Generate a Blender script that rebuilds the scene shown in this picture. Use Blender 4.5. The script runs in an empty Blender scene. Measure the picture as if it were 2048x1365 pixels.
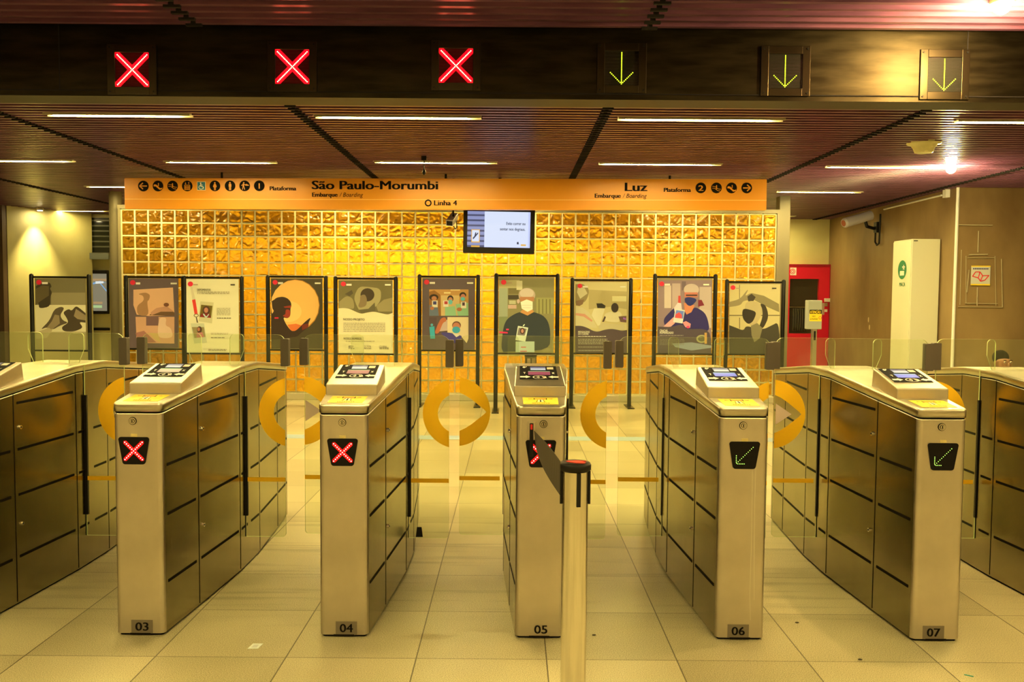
import bpy, math, random
from mathutils import Vector, Matrix
random.seed(4)
sc = bpy.context.scene
C = sc.collection

# ------------------------------------------------------------ camera, exposure, world
CAM_H = 1.678
FPX, PIT, ROL, YAW = 1755.3, .0532, .0075, .0002
cam_d = bpy.data.cameras.new('camera')
cam_d.sensor_width = 36.0
cam_d.lens = FPX / 2048 * 36
cam_d.clip_start = .05
cam_d.clip_end = 100
cam = bpy.data.objects.new('camera', cam_d)
C.objects.link(cam)
cam.location = (0, 0, CAM_H)
cam.rotation_euler = (Matrix.Rotation(YAW, 3, 'Z') @ Matrix.Rotation(math.pi / 2 - PIT, 3, 'X') @ Matrix.Rotation(ROL, 3, 'Z')).to_euler()
sc.camera = cam
sc.view_settings.view_transform = 'Standard'
sc.view_settings.look = 'None'
sc.view_settings.exposure = 2.05
sc.view_settings.gamma = 1.0
sc.view_settings.use_curve_mapping = False
try:
    sc.cycles.use_denoising = True
    sc.cycles.max_bounces = 10
    sc.cycles.transparent_max_bounces = 24
    sc.cycles.sample_clamp_indirect = 6
    sc.cycles.caustics_reflective = False
    sc.cycles.caustics_refractive = False
except Exception:
    pass
world = bpy.data.worlds.new('world')
sc.world = world
world.use_nodes = True
bg = world.node_tree.nodes['Background']
bg.inputs[0].default_value = (.9, .6, .4, 1)
bg.inputs[1].default_value = .01

TINT = (1.0, .77, .27)           # colour of the warm white lamps
STRIP_BACK = 54.0               # strip lamps of the paid area
STRIP_FRONT = 37.0               # added unseen strip lamps of the entrance hall
CEIL_Z = 3.243

# ------------------------------------------------------------ helpers
def lin(c):
    c = c / 255.0
    return c / 12.92 if c <= .04045 else ((c + .055) / 1.055) ** 2.4

def S(r, g, b):
    return (lin(r), lin(g), lin(b))

def A(r, g, b):
    """surface colour that looks like this under the warm lamps"""
    return tuple(min(.92, v / t) for v, t in zip(S(r, g, b), (1.0, .80, .36)))

def ray(px, py):
    u = (px - 1024) / FPX; v = (py - 682.5) / FPX
    u, v = u * math.cos(ROL) + v * math.sin(ROL), -u * math.sin(ROL) + v * math.cos(ROL)
    c, s = math.cos(PIT), math.sin(PIT)
    x, yf, z = u, c - v * s, -s - v * c
    cy, sy = math.cos(YAW), math.sin(YAW)
    return (x * cy - yf * sy, x * sy + yf * cy, z)

def UY(px, py, Y):
    d = ray(px, py); t = Y / d[1]
    return (d[0] * t, Y, CAM_H + d[2] * t)

def UZ(px, py, Z=0.0):
    d = ray(px, py); t = (Z - CAM_H) / d[2]
    return (d[0] * t, d[1] * t, Z)

def UX(px, py, X):
    d = ray(px, py); t = X / d[0]
    return (X, d[1] * t, CAM_H + d[2] * t)

MATS = {}
def mat(name, col, rough=.5, metal=0.0, spec=.5, emit=None, estr=0.0):
    if name in MATS: return MATS[name]
    m = bpy.data.materials.new(name); m.use_nodes = True
    b = m.node_tree.nodes['Principled BSDF']
    b.inputs['Base Color'].default_value = (*col, 1)
    b.inputs['Roughness'].default_value = rough
    b.inputs['Metallic'].default_value = metal
    b.inputs['Specular IOR Level'].default_value = spec
    if emit:
        b.inputs['Emission Color'].default_value = (*emit, 1)
        b.inputs['Emission Strength'].default_value = estr
    m.diffuse_color = (*col, 1)
    MATS[name] = m
    return m

def nodes(m):
    nt = m.node_tree
    return nt, nt.nodes, nt.links, nt.nodes['Principled BSDF']

def noise_col(m, scale, c1, c2, lo=.35, hi=.65, detail=4, stretch=(1, 1, 1), bump=0.0, rough=None):
    nt, N, L, b = nodes(m)
    tc = N.new('ShaderNodeTexCoord'); mp = N.new('ShaderNodeMapping'); mp.inputs['Scale'].default_value = stretch
    nz = N.new('ShaderNodeTexNoise'); nz.inputs['Scale'].default_value = scale; nz.inputs['Detail'].default_value = detail
    cr = N.new('ShaderNodeValToRGB')
    cr.color_ramp.elements[0].position = lo; cr.color_ramp.elements[0].color = (*c1, 1)
    cr.color_ramp.elements[1].position = hi; cr.color_ramp.elements[1].color = (*c2, 1)
    L.new(tc.outputs['Object'], mp.inputs[0]); L.new(mp.outputs[0], nz.inputs[0])
    L.new(nz.outputs[0], cr.inputs[0]); L.new(cr.outputs[0], b.inputs['Base Color'])
    if bump:
        bp = N.new('ShaderNodeBump'); bp.inputs['Strength'].default_value = bump; bp.inputs['Distance'].default_value = .01
        L.new(nz.outputs[0], bp.inputs['Height']); L.new(bp.outputs[0], b.inputs['Normal'])
    if rough:
        mr = N.new('ShaderNodeMapRange'); mr.inputs[3].default_value = rough[0]; mr.inputs[4].default_value = rough[1]
        L.new(nz.outputs[0], mr.inputs[0]); L.new(mr.outputs[0], b.inputs['Roughness'])
    return m

class MB:
    """collects shapes, builds ONE mesh object"""
    def __init__(s): s.v = []; s.f = []; s.mi = []; s.mats = []; s.sm = []
    def m(s, material):
        if material not in s.mats: s.mats.append(material)
        return s.mats.index(material)
    def add(s, vs, fs, material, smooth=False):
        o = len(s.v); k = s.m(material)
        s.v += [tuple(v) for v in vs]
        for f in fs:
            s.f.append([o + i for i in f]); s.mi.append(k); s.sm.append(smooth)
    def box(s, x0, x1, y0, y1, z0, z1, material):
        s.add([(x0,y0,z0),(x1,y0,z0),(x1,y1,z0),(x0,y1,z0),(x0,y0,z1),(x1,y0,z1),(x1,y1,z1),(x0,y1,z1)],
              [(0,3,2,1),(4,5,6,7),(0,1,5,4),(1,2,6,5),(2,3,7,6),(3,0,4,7)], material)
        return s
    def poly(s, pts, material):
        s.add(pts, [tuple(range(len(pts)))], material); return s
    def prism(s, pts, off, material, side=None):
        """pts: 3-D outline, off: extrusion vector"""
        n = len(pts); off = Vector(off)
        a = [tuple(p) for p in pts]; b = [tuple(Vector(p) + off) for p in pts]
        s.add(a + b, [tuple(range(n - 1, -1, -1)), tuple(range(n, 2 * n))], material)
        s.add(a + b, [(i, (i + 1) % n, (i + 1) % n + n, i + n) for i in range(n)], side or material)
        return s
    def cyl(s, p0, p1, r0, material, r1=None, n=16, caps=True):
        p0, p1 = Vector(p0), Vector(p1); r1 = r0 if r1 is None else r1
        d = (p1 - p0).normalized()
        u = d.orthogonal().normalized(); w = d.cross(u)
        vs = []
        for p, r in ((p0, r0), (p1, r1)):
            for i in range(n):
                a = 2 * math.pi * i / n
                vs.append(p + (u * math.cos(a) + w * math.sin(a)) * r)
        s.add(vs, [(i, (i + 1) % n, (i + 1) % n + n, i + n) for i in range(n)], material, True)
        if caps: s.add(vs, [tuple(range(n - 1, -1, -1)), tuple(range(n, 2 * n))], material)
        return s
    def tube(s, pts, r, material, n=8):
        for a, b in zip(pts[:-1], pts[1:]): s.cyl(a, b, r, material, n=n)
        for p in pts[1:-1]: s.ball(p, r, material, 8, 5)
        return s
    def lathe(s, prof, c, material, n=24):
        """prof: list of (r, z) around vertical axis at c"""
        vs = []
        for r, z in prof:
            for i in range(n):
                a = 2 * math.pi * i / n
                vs.append((c[0] + r * math.cos(a), c[1] + r * math.sin(a), c[2] + z))
        fs = []
        for k in range(len(prof) - 1):
            for i in range(n):
                j = (i + 1) % n
                fs.append((k * n + i, k * n + j, (k + 1) * n + j, (k + 1) * n + i))
        s.add(vs, fs, material, True)
        s.add(vs, [tuple(range(n - 1, -1, -1)), tuple(range((len(prof) - 1) * n, len(prof) * n))], material)
        return s
    def ball(s, c, r, material, n=12, m=8, sq=(1, 1, 1)):
        vs = [(c[0], c[1], c[2] - r * sq[2])]
        for k in range(1, m):
            t = math.pi * k / m
            for i in range(n):
                a = 2 * math.pi * i / n
                vs.append((c[0] + r * sq[0] * math.sin(t) * math.cos(a), c[1] + r * sq[1] * math.sin(t) * math.sin(a), c[2] - r * sq[2] * math.cos(t)))
        vs.append((c[0], c[1], c[2] + r * sq[2]))
        fs = [(0, 1 + (i + 1) % n, 1 + i) for i in range(n)]
        for k in range(m - 2):
            for i in range(n):
                j = (i + 1) % n
                fs.append((1 + k * n + i, 1 + k * n + j, 1 + (k + 1) * n + j, 1 + (k + 1) * n + i))
        b = 1 + (m - 2) * n; t = len(vs) - 1
        fs += [(t, b + i, b + (i + 1) % n) for i in range(n)]
        s.add(vs, fs, material, True); return s
    def text(s, body, cx, y, z, size, material, align='LEFT', bold=0.0, shear=0.0, fit=None, depth=.001, plane=None):
        """text facing the camera side (-Y); fit = wanted width. plane=(origin, ux, uz) to set it on another surface"""
        cu = bpy.data.curves.new('lettering', 'FONT')
        cu.body = body; cu.size = size; cu.shear = shear; cu.extrude = depth; cu.resolution_u = 3
        ob = bpy.data.objects.new('lettering', cu); C.objects.link(ob)
        bpy.context.view_layer.update()
        me = bpy.data.meshes.new_from_object(ob.evaluated_get(bpy.context.evaluated_depsgraph_get()))
        xs = [v.co.x for v in me.vertices]
        if xs:
            x0, x1 = min(xs), max(xs); k = (fit / (x1 - x0)) if fit else 1.0
            cp = (-1, -.33, .33, 1) if bold else (0,)
            ax = {'LEFT': x0, 'CENTER': (x0 + x1) / 2, 'RIGHT': x1}[align]
            vs = []; nv = len(me.vertices)
            for q_, v in ((q_, v) for q_ in cp for v in me.vertices):
                a, b, c = (v.co.x - ax) * k + q_ * bold, v.co.y, v.co.z + q_ * .0001
                if plane:
                    o, ux, uz = plane
                    nn = ux.cross(uz)
                    vs.append(o + ux * (a + cx) + uz * (b + z) + nn * (c + depth))
                else: vs.append((cx + a, y - c - depth, z + b))
            s.add(vs, [tuple(i + nv * q_ for i in p.vertices) for q_ in range(len(cp)) for p in me.polygons], material)
        bpy.data.objects.remove(ob); bpy.data.curves.remove(cu); bpy.data.meshes.remove(me)
        return s
    def build(s, name, parent=None, bevel=0.0, seg=2):
        me = bpy.data.meshes.new(name); me.from_pydata(s.v, [], s.f)
        for m_ in s.mats: me.materials.append(m_)
        me.polygons.foreach_set('material_index', s.mi)
        me.polygons.foreach_set('use_smooth', s.sm)
        me.update()
        ob = bpy.data.objects.new(name, me); C.objects.link(ob)
        if parent: ob.parent = parent
        if bevel:
            b = ob.modifiers.new('bevel', 'BEVEL'); b.width = bevel; b.segments = seg; b.limit_method = 'ANGLE'; b.angle_limit = math.radians(40)
        return ob

def thing(name, label, cat, loc=(0, 0, 0), group=None):
    o = bpy.data.objects.new(name, None); C.objects.link(o); o.location = loc; o.empty_display_size = .1
    o['label'] = label; o['category'] = cat
    if group: o['group'] = group
    return o

def tag(o, label, cat, group=None, kind=None):
    o['label'] = label; o['category'] = cat
    if group: o['group'] = group
    if kind: o['kind'] = kind
    return o

def struct(o): o['kind'] = 'structure'; return o

def local(pts, loc): return [(p[0] - loc[0], p[1] - loc[1], p[2] - loc[2]) for p in pts]

# ------------------------------------------------------------ materials
def steel(name, col, rough, vert=True):
    m = mat(name, col, rough, 1.0)
    nt, N, L, b = nodes(m)
    tc = N.new('ShaderNodeTexCoord'); mp = N.new('ShaderNodeMapping')
    mp.inputs['Scale'].default_value = (90, 90, 1.2) if vert else (1.2, 90, 90)
    nz = N.new('ShaderNodeTexNoise'); nz.inputs['Scale'].default_value = 3; nz.inputs['Detail'].default_value = 3
    mr = N.new('ShaderNodeMapRange'); mr.inputs[3].default_value = rough - .05; mr.inputs[4].default_value = rough + .06
    L.new(tc.outputs['Object'], mp.inputs[0]); L.new(mp.outputs[0], nz.inputs[0]); L.new(nz.outputs[0], mr.inputs[0])
    L.new(mr.outputs[0], b.inputs['Roughness'])
    n2 = N.new('ShaderNodeTexNoise'); n2.inputs['Scale'].default_value = 3.5; n2.inputs['Detail'].default_value = 5
    cr = N.new('ShaderNodeValToRGB')
    cr.color_ramp.elements[0].position = .3; cr.color_ramp.elements[0].color = (*[v * .82 for v in col], 1)
    cr.color_ramp.elements[1].position = .7; cr.color_ramp.elements[1].color = (*[min(1, v * 1.06) for v in col], 1)
    L.new(tc.outputs['Object'], n2.inputs[0]); L.new(n2.outputs[0], cr.inputs[0]); L.new(cr.outputs[0], b.inputs['Base Color'])
    return m

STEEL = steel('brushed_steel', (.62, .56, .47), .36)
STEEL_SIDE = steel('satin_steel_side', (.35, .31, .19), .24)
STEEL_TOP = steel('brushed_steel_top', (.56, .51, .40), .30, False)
CHROME = mat('polished_steel', (.72, .68, .60), .14, 1.0)
BLACK = mat('black_plastic', (.010, .009, .008), .45, 0, .2)
BLACKG = mat('black_gloss', (.008, .007, .007), .2, 0, .12)
GROOVE = mat('dark_groove', (.008, .006, .004), .7, 0, .05)
FRAME = mat('black_frame_metal', (.004, .004, .003), .3, 0, .2)
YELLOW = mat('yellow_sticker', (.95, .72, .03), .5)
RING = mat('amber_vinyl', (.98, .52, .02), .5)
def _vinyl():
    nt = RING.node_tree; N = nt.nodes; L = nt.links
    tr_ = N.new('ShaderNodeBsdfTranslucent'); tr_.inputs[0].default_value = (1, .56, .03, 1)
    mx = N.new('ShaderNodeMixShader'); mx.inputs[0].default_value = .85
    L.new(N['Principled BSDF'].outputs[0], mx.inputs[1]); L.new(tr_.outputs[0], mx.inputs[2]); L.new(mx.outputs[0], N['Material Output'].inputs[0])
_vinyl()
WHITE = mat('white_print', (.80, .78, .70), .5)
PINK = mat('pale_vinyl', (.85, .70, .62), .5)
RED = mat('red_print', (.75, .01, .03), .5)
INK = mat('black_ink', (.006, .005, .004), .6, 0, .08)
GREYT = mat('grey_plate', (.22, .19, .15), .4, .6)
FOAM = mat('grey_rubber_bumper', (.11, .09, .07), .7)
LEDR = mat('led_red', (.9, .1, .1), .5, emit=(1, .30, .24), estr=1.6)
LEDR2 = mat('led_red_core', (.9, .5, .4), .5, emit=(1, .72, .35), estr=4)
LEDRG = mat('led_red_glow', (.5, .0, .0), .4, emit=(1, .0, .004), estr=.22)
LEDRG2 = mat('led_red_halo', (.5, .0, .0), .4, emit=(1, .0, .004), estr=1.3)
LEDG = mat('led_green', (.4, .8, .1), .5, emit=(.45, 1, .12), estr=.75)
LEDY = mat('led_lime', (.6, .8, .1), .5, emit=(.62, .85, .02), estr=.75)

def glass_mat(name='clear_glass', milky_sheen=.035):
    m = bpy.data.materials.new(name); m.use_nodes = True
    nt = m.node_tree; N = nt.nodes; L = nt.links; N.clear()
    out = N.new('ShaderNodeOutputMaterial'); mix = N.new('ShaderNodeMixShader')
    tr = N.new('ShaderNodeBsdfTransparent'); tr.inputs[0].default_value = (.95, .97, .90, 1)
    gl = N.new('ShaderNodeBsdfGlossy'); gl.inputs['Roughness'].default_value = .02; gl.inputs[0].default_value = (.9, .95, .85, 1)
    fr = N.new('ShaderNodeFresnel'); fr.inputs[0].default_value = 1.5
    ge = N.new('ShaderNodeNewGeometry'); iv = N.new('ShaderNodeMath'); iv.operation = 'SUBTRACT'; iv.inputs[0].default_value = 1; L.new(ge.outputs['Backfacing'], iv.inputs[1])
    mu = N.new('ShaderNodeMath'); mu.operation = 'MULTIPLY'; L.new(fr.outputs[0], mu.inputs[0]); L.new(iv.outputs[0], mu.inputs[1])
    L.new(mu.outputs[0], mix.inputs[0]); df = N.new('ShaderNodeBsdfDiffuse'); df.inputs[0].default_value = (.75, .85, .55, 1)
    m0 = N.new('ShaderNodeMixShader'); m0.inputs[0].default_value = milky_sheen  # pale diffuse mixed in as the milky reflection on the glass
    L.new(tr.outputs[0], m0.inputs[1]); L.new(df.outputs[0], m0.inputs[2])
    L.new(m0.outputs[0], mix.inputs[1]); L.new(gl.outputs[0], mix.inputs[2]); L.new(mix.outputs[0], out.inputs[0])
    return m
GLASS = glass_mat()
PANE = glass_mat('clean_pane', 0.0)
GEDGE = mat('glass_edge_green', (.62, .72, .36), .2)

# ------------------------------------------------------------ floor
T0, TT, TY = .169, .6, 3.956
def floor_mat():
    m = mat('terrazzo_tiles', (.5, .45, .35), .33, 0, .5)
    nt, N, L, b = nodes(m)
    tc = N.new('ShaderNodeTexCoord'); sep = N.new('ShaderNodeSeparateXYZ'); L.new(tc.outputs['Object'], sep.inputs[0])
    def math_(op, a, bb=None, c=None):
        n = N.new('ShaderNodeMath'); n.operation = op
        for i, v in enumerate((a, bb, c)):
            if v is None: continue
            if hasattr(v, 'links') or not isinstance(v, (int, float)): L.new(v, n.inputs[i])
            else: n.inputs[i].default_value = v
        return n.outputs[0]
    def line(axis, off, w):
        v = math_('ADD', sep.outputs[axis], -off + 60.0 * TT)
        v = math_('DIVIDE', v, TT)
        v = math_('FRACT', v)
        v = math_('SUBTRACT', v, .5); v = math_('ABSOLUTE', v)
        return math_('GREATER_THAN', v, .5 - w / TT / 2)
    ln = math_('MAXIMUM', line(0, T0, .006), line(1, TY, .0045))
    def cell(axis, off):
        v = math_('ADD', sep.outputs[axis], -off + 60.0 * TT); v = math_('DIVIDE', v, TT); return math_('FLOOR', v)
    cb = N.new('ShaderNodeCombineXYZ'); L.new(cell(0, T0), cb.inputs[0]); L.new(cell(1, TY), cb.inputs[1])
    wn = N.new('ShaderNodeTexWhiteNoise'); L.new(cb.outputs[0], wn.inputs[0])
    nz = N.new('ShaderNodeTexNoise'); nz.inputs['Scale'].default_value = 240; nz.inputs['Detail'].default_value = 2
    L.new(tc.outputs['Object'], nz.inputs[0])
    n2 = N.new('ShaderNodeTexNoise'); n2.inputs['Scale'].default_value = 1.3; n2.inputs['Detail'].default_value = 4
    L.new(tc.outputs['Object'], n2.inputs[0])
    cr = N.new('ShaderNodeValToRGB')
    cr.color_ramp.elements[0].position = .30; cr.color_ramp.elements[0].color = (.22, .19, .105, 1)
    cr.color_ramp.elements[1].position = .66; cr.color_ramp.elements[1].color = (.66, .59, .37, 1)
    v = math_('MULTIPLY', wn.outputs[0], .12); v = math_('ADD', v, nz.outputs[0]); v = math_('ADD', v, -.06)
    w = math_('MULTIPLY', n2.outputs[0], .22); v = math_('ADD', v, w); v = math_('ADD', v, -.11)
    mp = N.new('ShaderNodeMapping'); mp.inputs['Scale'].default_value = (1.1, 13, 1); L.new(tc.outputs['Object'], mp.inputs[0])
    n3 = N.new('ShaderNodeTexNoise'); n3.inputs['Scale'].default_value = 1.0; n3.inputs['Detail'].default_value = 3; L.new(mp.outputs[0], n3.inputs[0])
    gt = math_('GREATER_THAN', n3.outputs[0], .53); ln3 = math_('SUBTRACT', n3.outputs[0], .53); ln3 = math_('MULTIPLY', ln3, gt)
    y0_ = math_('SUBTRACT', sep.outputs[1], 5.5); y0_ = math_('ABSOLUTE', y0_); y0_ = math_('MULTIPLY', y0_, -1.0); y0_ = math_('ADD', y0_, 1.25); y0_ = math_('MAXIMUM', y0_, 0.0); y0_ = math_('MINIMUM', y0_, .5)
    dark_streaks = math_('MULTIPLY', ln3, y0_); dark_streaks = math_('MULTIPLY', dark_streaks, 1.3)  # darker crosswise streaks in the floor band around the gates
    v = math_('SUBTRACT', v, dark_streaks)
    L.new(v, cr.inputs[0])
    mx = N.new('ShaderNodeMixRGB'); L.new(ln, mx.inputs[0]); L.new(cr.outputs[0], mx.inputs[1]); mx.inputs[2].default_value = (.10, .08, .04, 1)
    L.new(mx.outputs[0], b.inputs['Base Color'])
    mr = N.new('ShaderNodeMapRange'); mr.inputs[3].default_value = .26; mr.inputs[4].default_value = .42
    L.new(n2.outputs[0], mr.inputs[0]); L.new(mr.outputs[0], b.inputs['Roughness'])
    return m
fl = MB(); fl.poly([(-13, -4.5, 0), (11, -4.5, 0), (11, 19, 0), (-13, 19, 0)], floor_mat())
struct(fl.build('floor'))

# ------------------------------------------------------------ ceiling
JX, JW, PITCH = -1.872, 2.66, .111
SLAT = mat('plum_slat_paint', (.30, .125, .155), .28, 0, .8)
noise_col(SLAT, 3, (.13, .052, .115), (.21, .085, .17), stretch=(1, 8, 8))
DARKV = mat('black_void', (.006, .004, .005), .9)
fixtures = []           # (x0, x1, y)
for (a, b, y, Y) in [((97, 245), (387, 237), 0, 7.93), ((632, 234), (963, 234), 0, 7.93), ((1235, 236), (1565, 236), 0, 7.93), ((1907, 245), None, 0, 7.93),
                     (None, (152, 331), 0, 10.7), ((332, 328), (555, 325), 0, 10.7), ((750, 324), (995, 324), 0, 10.6), ((1197, 327), (1442, 327), 0, 10.6), ((1650, 333), (1890, 337), 0, 10.7),
                     ((170, 379), None, 0, 13.2), ((1555, 381), (1725, 383), 0, 13.2),
                     ((98, 425), (218, 425), 0, 17.2)]:
    x0 = UZ(a[0], a[1], CEIL_Z)[0] * Y / UZ(a[0], a[1], CEIL_Z)[1] if a else None
    x1 = UZ(b[0], b[1], CEIL_Z)[0] * Y / UZ(b[0], b[1], CEIL_Z)[1] if b else None
    if x0 is None: x0 = x1 - 1.44
    if x1 is None: x1 = x0 + 1.44
    Yg = round((Y) / PITCH) * PITCH
    fixtures.append((x0, x1, Yg))
fixtures.append((4.3, 5.5, round(17.2 / PITCH) * PITCH))
for Y in (13.2,):
    for x0 in (-3.3, -.7, 1.9): fixtures.append((x0, x0 + 1.3, round(Y / PITCH) * PITCH))  # added strips out of sight behind the sign, to brighten the floor
for k in range(-3, 3):
    fixtures.append((JX + JW * k + .25, JX + JW * k + 1.69, 53 * PITCH))  # added row hidden by the beam, brightens the gates and floor
front = []  # added rows overhead and behind the camera, to brighten the entrance hall
for Y in (2.45, -.2, -2.8):
    for k in range(-2, 4):
        front.append((JX + JW * (k - .0) + .2, JX + JW * k + 1.64, round(Y / PITCH) * PITCH))
SX0, SX1 = JX - 4 * JW, JX + 5 * JW
ce = MB()
for j in range(int(-4.4 / PITCH), int(18.6 / PITCH)):
    y = j * PITCH
    if 5.25 < y < 5.62: continue
    for k in range(-4, 5):
        a, b = JX + k * JW + .016, JX + (k + 1) * JW - .016
        cuts = [(f[0] - .01, f[1] + .01) for f in fixtures + front if abs(f[2] - y) < .06 and f[0] < b and f[1] > a]
        segs = [(a, b)]
        for c0, c1 in cuts:
            ns = []
            for s0, s1 in segs:
                if c0 > s0: ns.append((s0, min(c0, s1)))
                if c1 < s1: ns.append((max(c1, s0), s1))
            segs = [q for q in ns if q[1] - q[0] > .01]
        for s0, s1 in segs:
            if -12 < s1 and s0 < 10.5:
                ce.box(s0, s1, y - .018, y + .018, CEIL_Z, CEIL_Z + .085, SLAT)
        if y > 5.6 or y < 5.25:
            ce.box(b - .03, b + .062, y - .012, y + .012, CEIL_Z - .014, CEIL_Z + .05, DARKV)
ceil_ob = struct(ce.build('ceiling'))
pv = MB(); pv.poly([(-13, -4.5, 3.75), (11, -4.5, 3.75), (11, 19, 3.75), (-13, 19, 3.75)], DARKV)
struct(pv.build('ceiling_void'))

HOUSE = mat('cream_fixture_housing', (.55, .50, .36), .4)
EM_B = mat('strip_diffuser_back', (.8, .8, .7), .5, emit=TINT, estr=STRIP_BACK)
EM_W = mat('strip_diffuser_dim', (.8, .8, .7), .5, emit=TINT, estr=STRIP_BACK * .3)
EM_F = mat('strip_diffuser_front', (.8, .8, .7), .5, emit=TINT, estr=STRIP_FRONT)
labels = ['lit ceiling strip light nearest the beam, below the first red cross',
          'lit ceiling strip light nearest the beam, over the second and third red crosses',
          'lit ceiling strip light nearest the beam, between the first and second green arrows',
          'lit ceiling strip light nearest the beam, cut by the right edge of the photo',
          'lit ceiling strip light in the second row, cut by the left edge of the photo',
          'lit pinkish strip light in the second row, above the left icons of the orange sign',
          'lit strip light in the second row with the small hanging sensor in front of it',
          'lit strip light in the second row, above the word Luz of the orange sign',
          'lit strip light in the second row ending beside the bare globe lamp',
          'lit strip light running behind the left end of the orange sign',
          'lit strip light just right of the right end of the orange sign',
          'lit strip light above the cream wall at far left, beside the grey column',
          'small far strip light above the red hose cabinet beside the right column',
          'added unseen strip light behind the orange sign above the left platform text',
          'added unseen strip light behind the orange sign above the line number',
          'added unseen strip light behind the orange sign above the right platform text'] + ['added unseen strip light close behind the cross beam, ' + w_ for w_ in ('far left', 'over the lane left of 03', 'over turnstile 04', 'over turnstile 05', 'over turnstile 07', 'far right')]
for i, f in enumerate(fixtures + front):
    x0, x1, y = f
    lab = labels[i] if i < len(labels) else None
    fr = i >= len(fixtures)
    t = thing('ceiling_strip_light', lab or 'added unseen strip light of the entrance hall ceiling, overhead and behind the viewer', 'ceiling light', ((x0 + x1) / 2, y, CEIL_Z), 'added strip lights of the entrance hall' if fr else 'strip lights in the slatted ceiling')
    h = (x1 - x0) / 2
    b = MB(); b.box(-h, h, -.05, .05, .004, .07, HOUSE)
    b.box(-h, h, -.05, -.036, -.012, .004, HOUSE); b.box(-h, h, .036, .05, -.012, .004, HOUSE)
    b.build('housing', t)
    d = MB(); d.box(-h + .07, h - .13, -.034, .034, -.008, .003, EM_F if fr else EM_W if i == 11 else EM_B); d.build('diffuser', t)

# ------------------------------------------------------------ cross beam over the gates
BY, BZ = 5.317, 2.845
BEAM = mat('dark_beam_metal', (.05, .04, .025), .36, 1.0)
noise_col(BEAM, 4, (.024, .019, .011), (.042, .034, .020), stretch=(1, 1, 6), rough=(.38, .50))
b = MB(); b.box(-12, 10.5, BY, BY + .22, BZ, CEIL_Z + .4, BEAM)
b.box(-12, 10.5, BY - .006, BY + .001, BZ + .03, BZ + .036, DARKV)
for px in (118, 1935):
    x = UY(px, 100, BY)[0]; b.box(x - .003, x + .003, BY - .003, BY + .001, BZ + .04, CEIL_Z + .2, DARKV)
bo = struct(b.build('trim_beam'))

LANEC = [-1.8025 + .9723 * (i - .5) for i in range(6)]
GLASSW = mat('smoked_window', (.012, .010, .010), .06, 0, .8)
PLATE = mat('bronze_sign_plate', (.055, .043, .026), .33, 1.0)
REDBACK = mat('dark_led_board', (.10, .001, .003), .5, 0, .1)
sig_lab = ['red cross lane signal above the gate left of turnstile 03', 'red cross lane signal above the gate between turnstiles 03 and 04', 'red cross lane signal above the gate between turnstiles 04 and 05',
           'green arrow lane signal above the gate between turnstiles 05 and 06', 'green arrow lane signal above the gate between turnstiles 06 and 07', 'green arrow lane signal right of turnstile 07, below the spotlight glare']
for i, (px, py) in enumerate([(265, 140), (585, 134), (912, 132), (1243, 137), (1570, 143), (1888, 150)]):
    x, _, z = UY(px, py, BY)
    t = thing('lane_signal', sig_lab[i], 'lane signal', (x, BY, z), 'lane signals on the beam')
    m = MB(); W, w = .147, .101
    m.box(-W, -w, -.012, -.001, -W, W, PLATE); m.box(w, W, -.012, -.001, -W, W, PLATE)
    m.box(-w, w, -.012, -.001, w, W, PLATE); m.box(-w, w, -.012, -.001, -W, -w, PLATE)
    m.build('frame_plate', t, .002)
    m = MB()
    for sx in (-1, 1):
        for sz in (-1, 1): m.cyl((sx * .13, -.0125, sz * .13), (sx * .13, -.016, sz * .13), .006, BLACK, n=10)
    m.build('screw', t)
    m = MB(); m.box(-w, w, -.003, -.0012, -w, w, REDBACK if i < 3 else BLACK)
    m.build('led_board', t)
    # protective pane leaning out a little at the top
    m = MB(); m.poly([(-w, -.006, -w + .001), (w, -.006, -w + .001), (w, -.011, w - .001), (-w, -.011, w - .001)], PANE); m.build('window', t)
    m = MB()
    if i < 3:
        R_ = .088
        for sgn in (1, -1):
            d = Vector((1, 0, sgn)).normalized(); n_ = Vector((-d.z, 0, d.x)) * .019
            a_ = Vector((-R_, -.0035, -R_ * sgn)); b_ = -a_; b_.y = -.0035
            ring = []
            for k in range(9):
                th = math.pi / 2 + math.pi * k / 8
                ring.append(a_ + d * math.cos(th) * .019 + n_ * math.sin(th))
            for k in range(9):
                th = -math.pi / 2 + math.pi * k / 8
                ring.append(b_ + d * math.cos(th) * .019 + n_ * math.sin(th))
            m.poly([(p.x, -.0034 - .0002 * (sgn + 1), p.z) for p in ring], LEDRG2)  # glowing red bars drawn as the halo around the dots
        m.build('led_halo', t); m = MB()
        n = 25
        for k in range(n):
            q = -R_ + 2 * R_ * k / (n - 1)
            for sgn in (1, -1): m.ball((q, -.0045, q * sgn), .0029, LEDR2, 8, 4)
        m.build('led_cross', t)
    else:
        n = 22
        for k in range(n): m.ball((0, -.0045, .092 - .184 * k / (n - 1)), .0036, LEDY, 8, 4)
        for k in range(1, 9):
            for sx in (-1, 1): m.ball((sx * .0083 * k, -.0045, -.092 + .0083 * k), .0036, LEDY, 8, 4)
        m.build('led_arrow', t)

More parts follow.
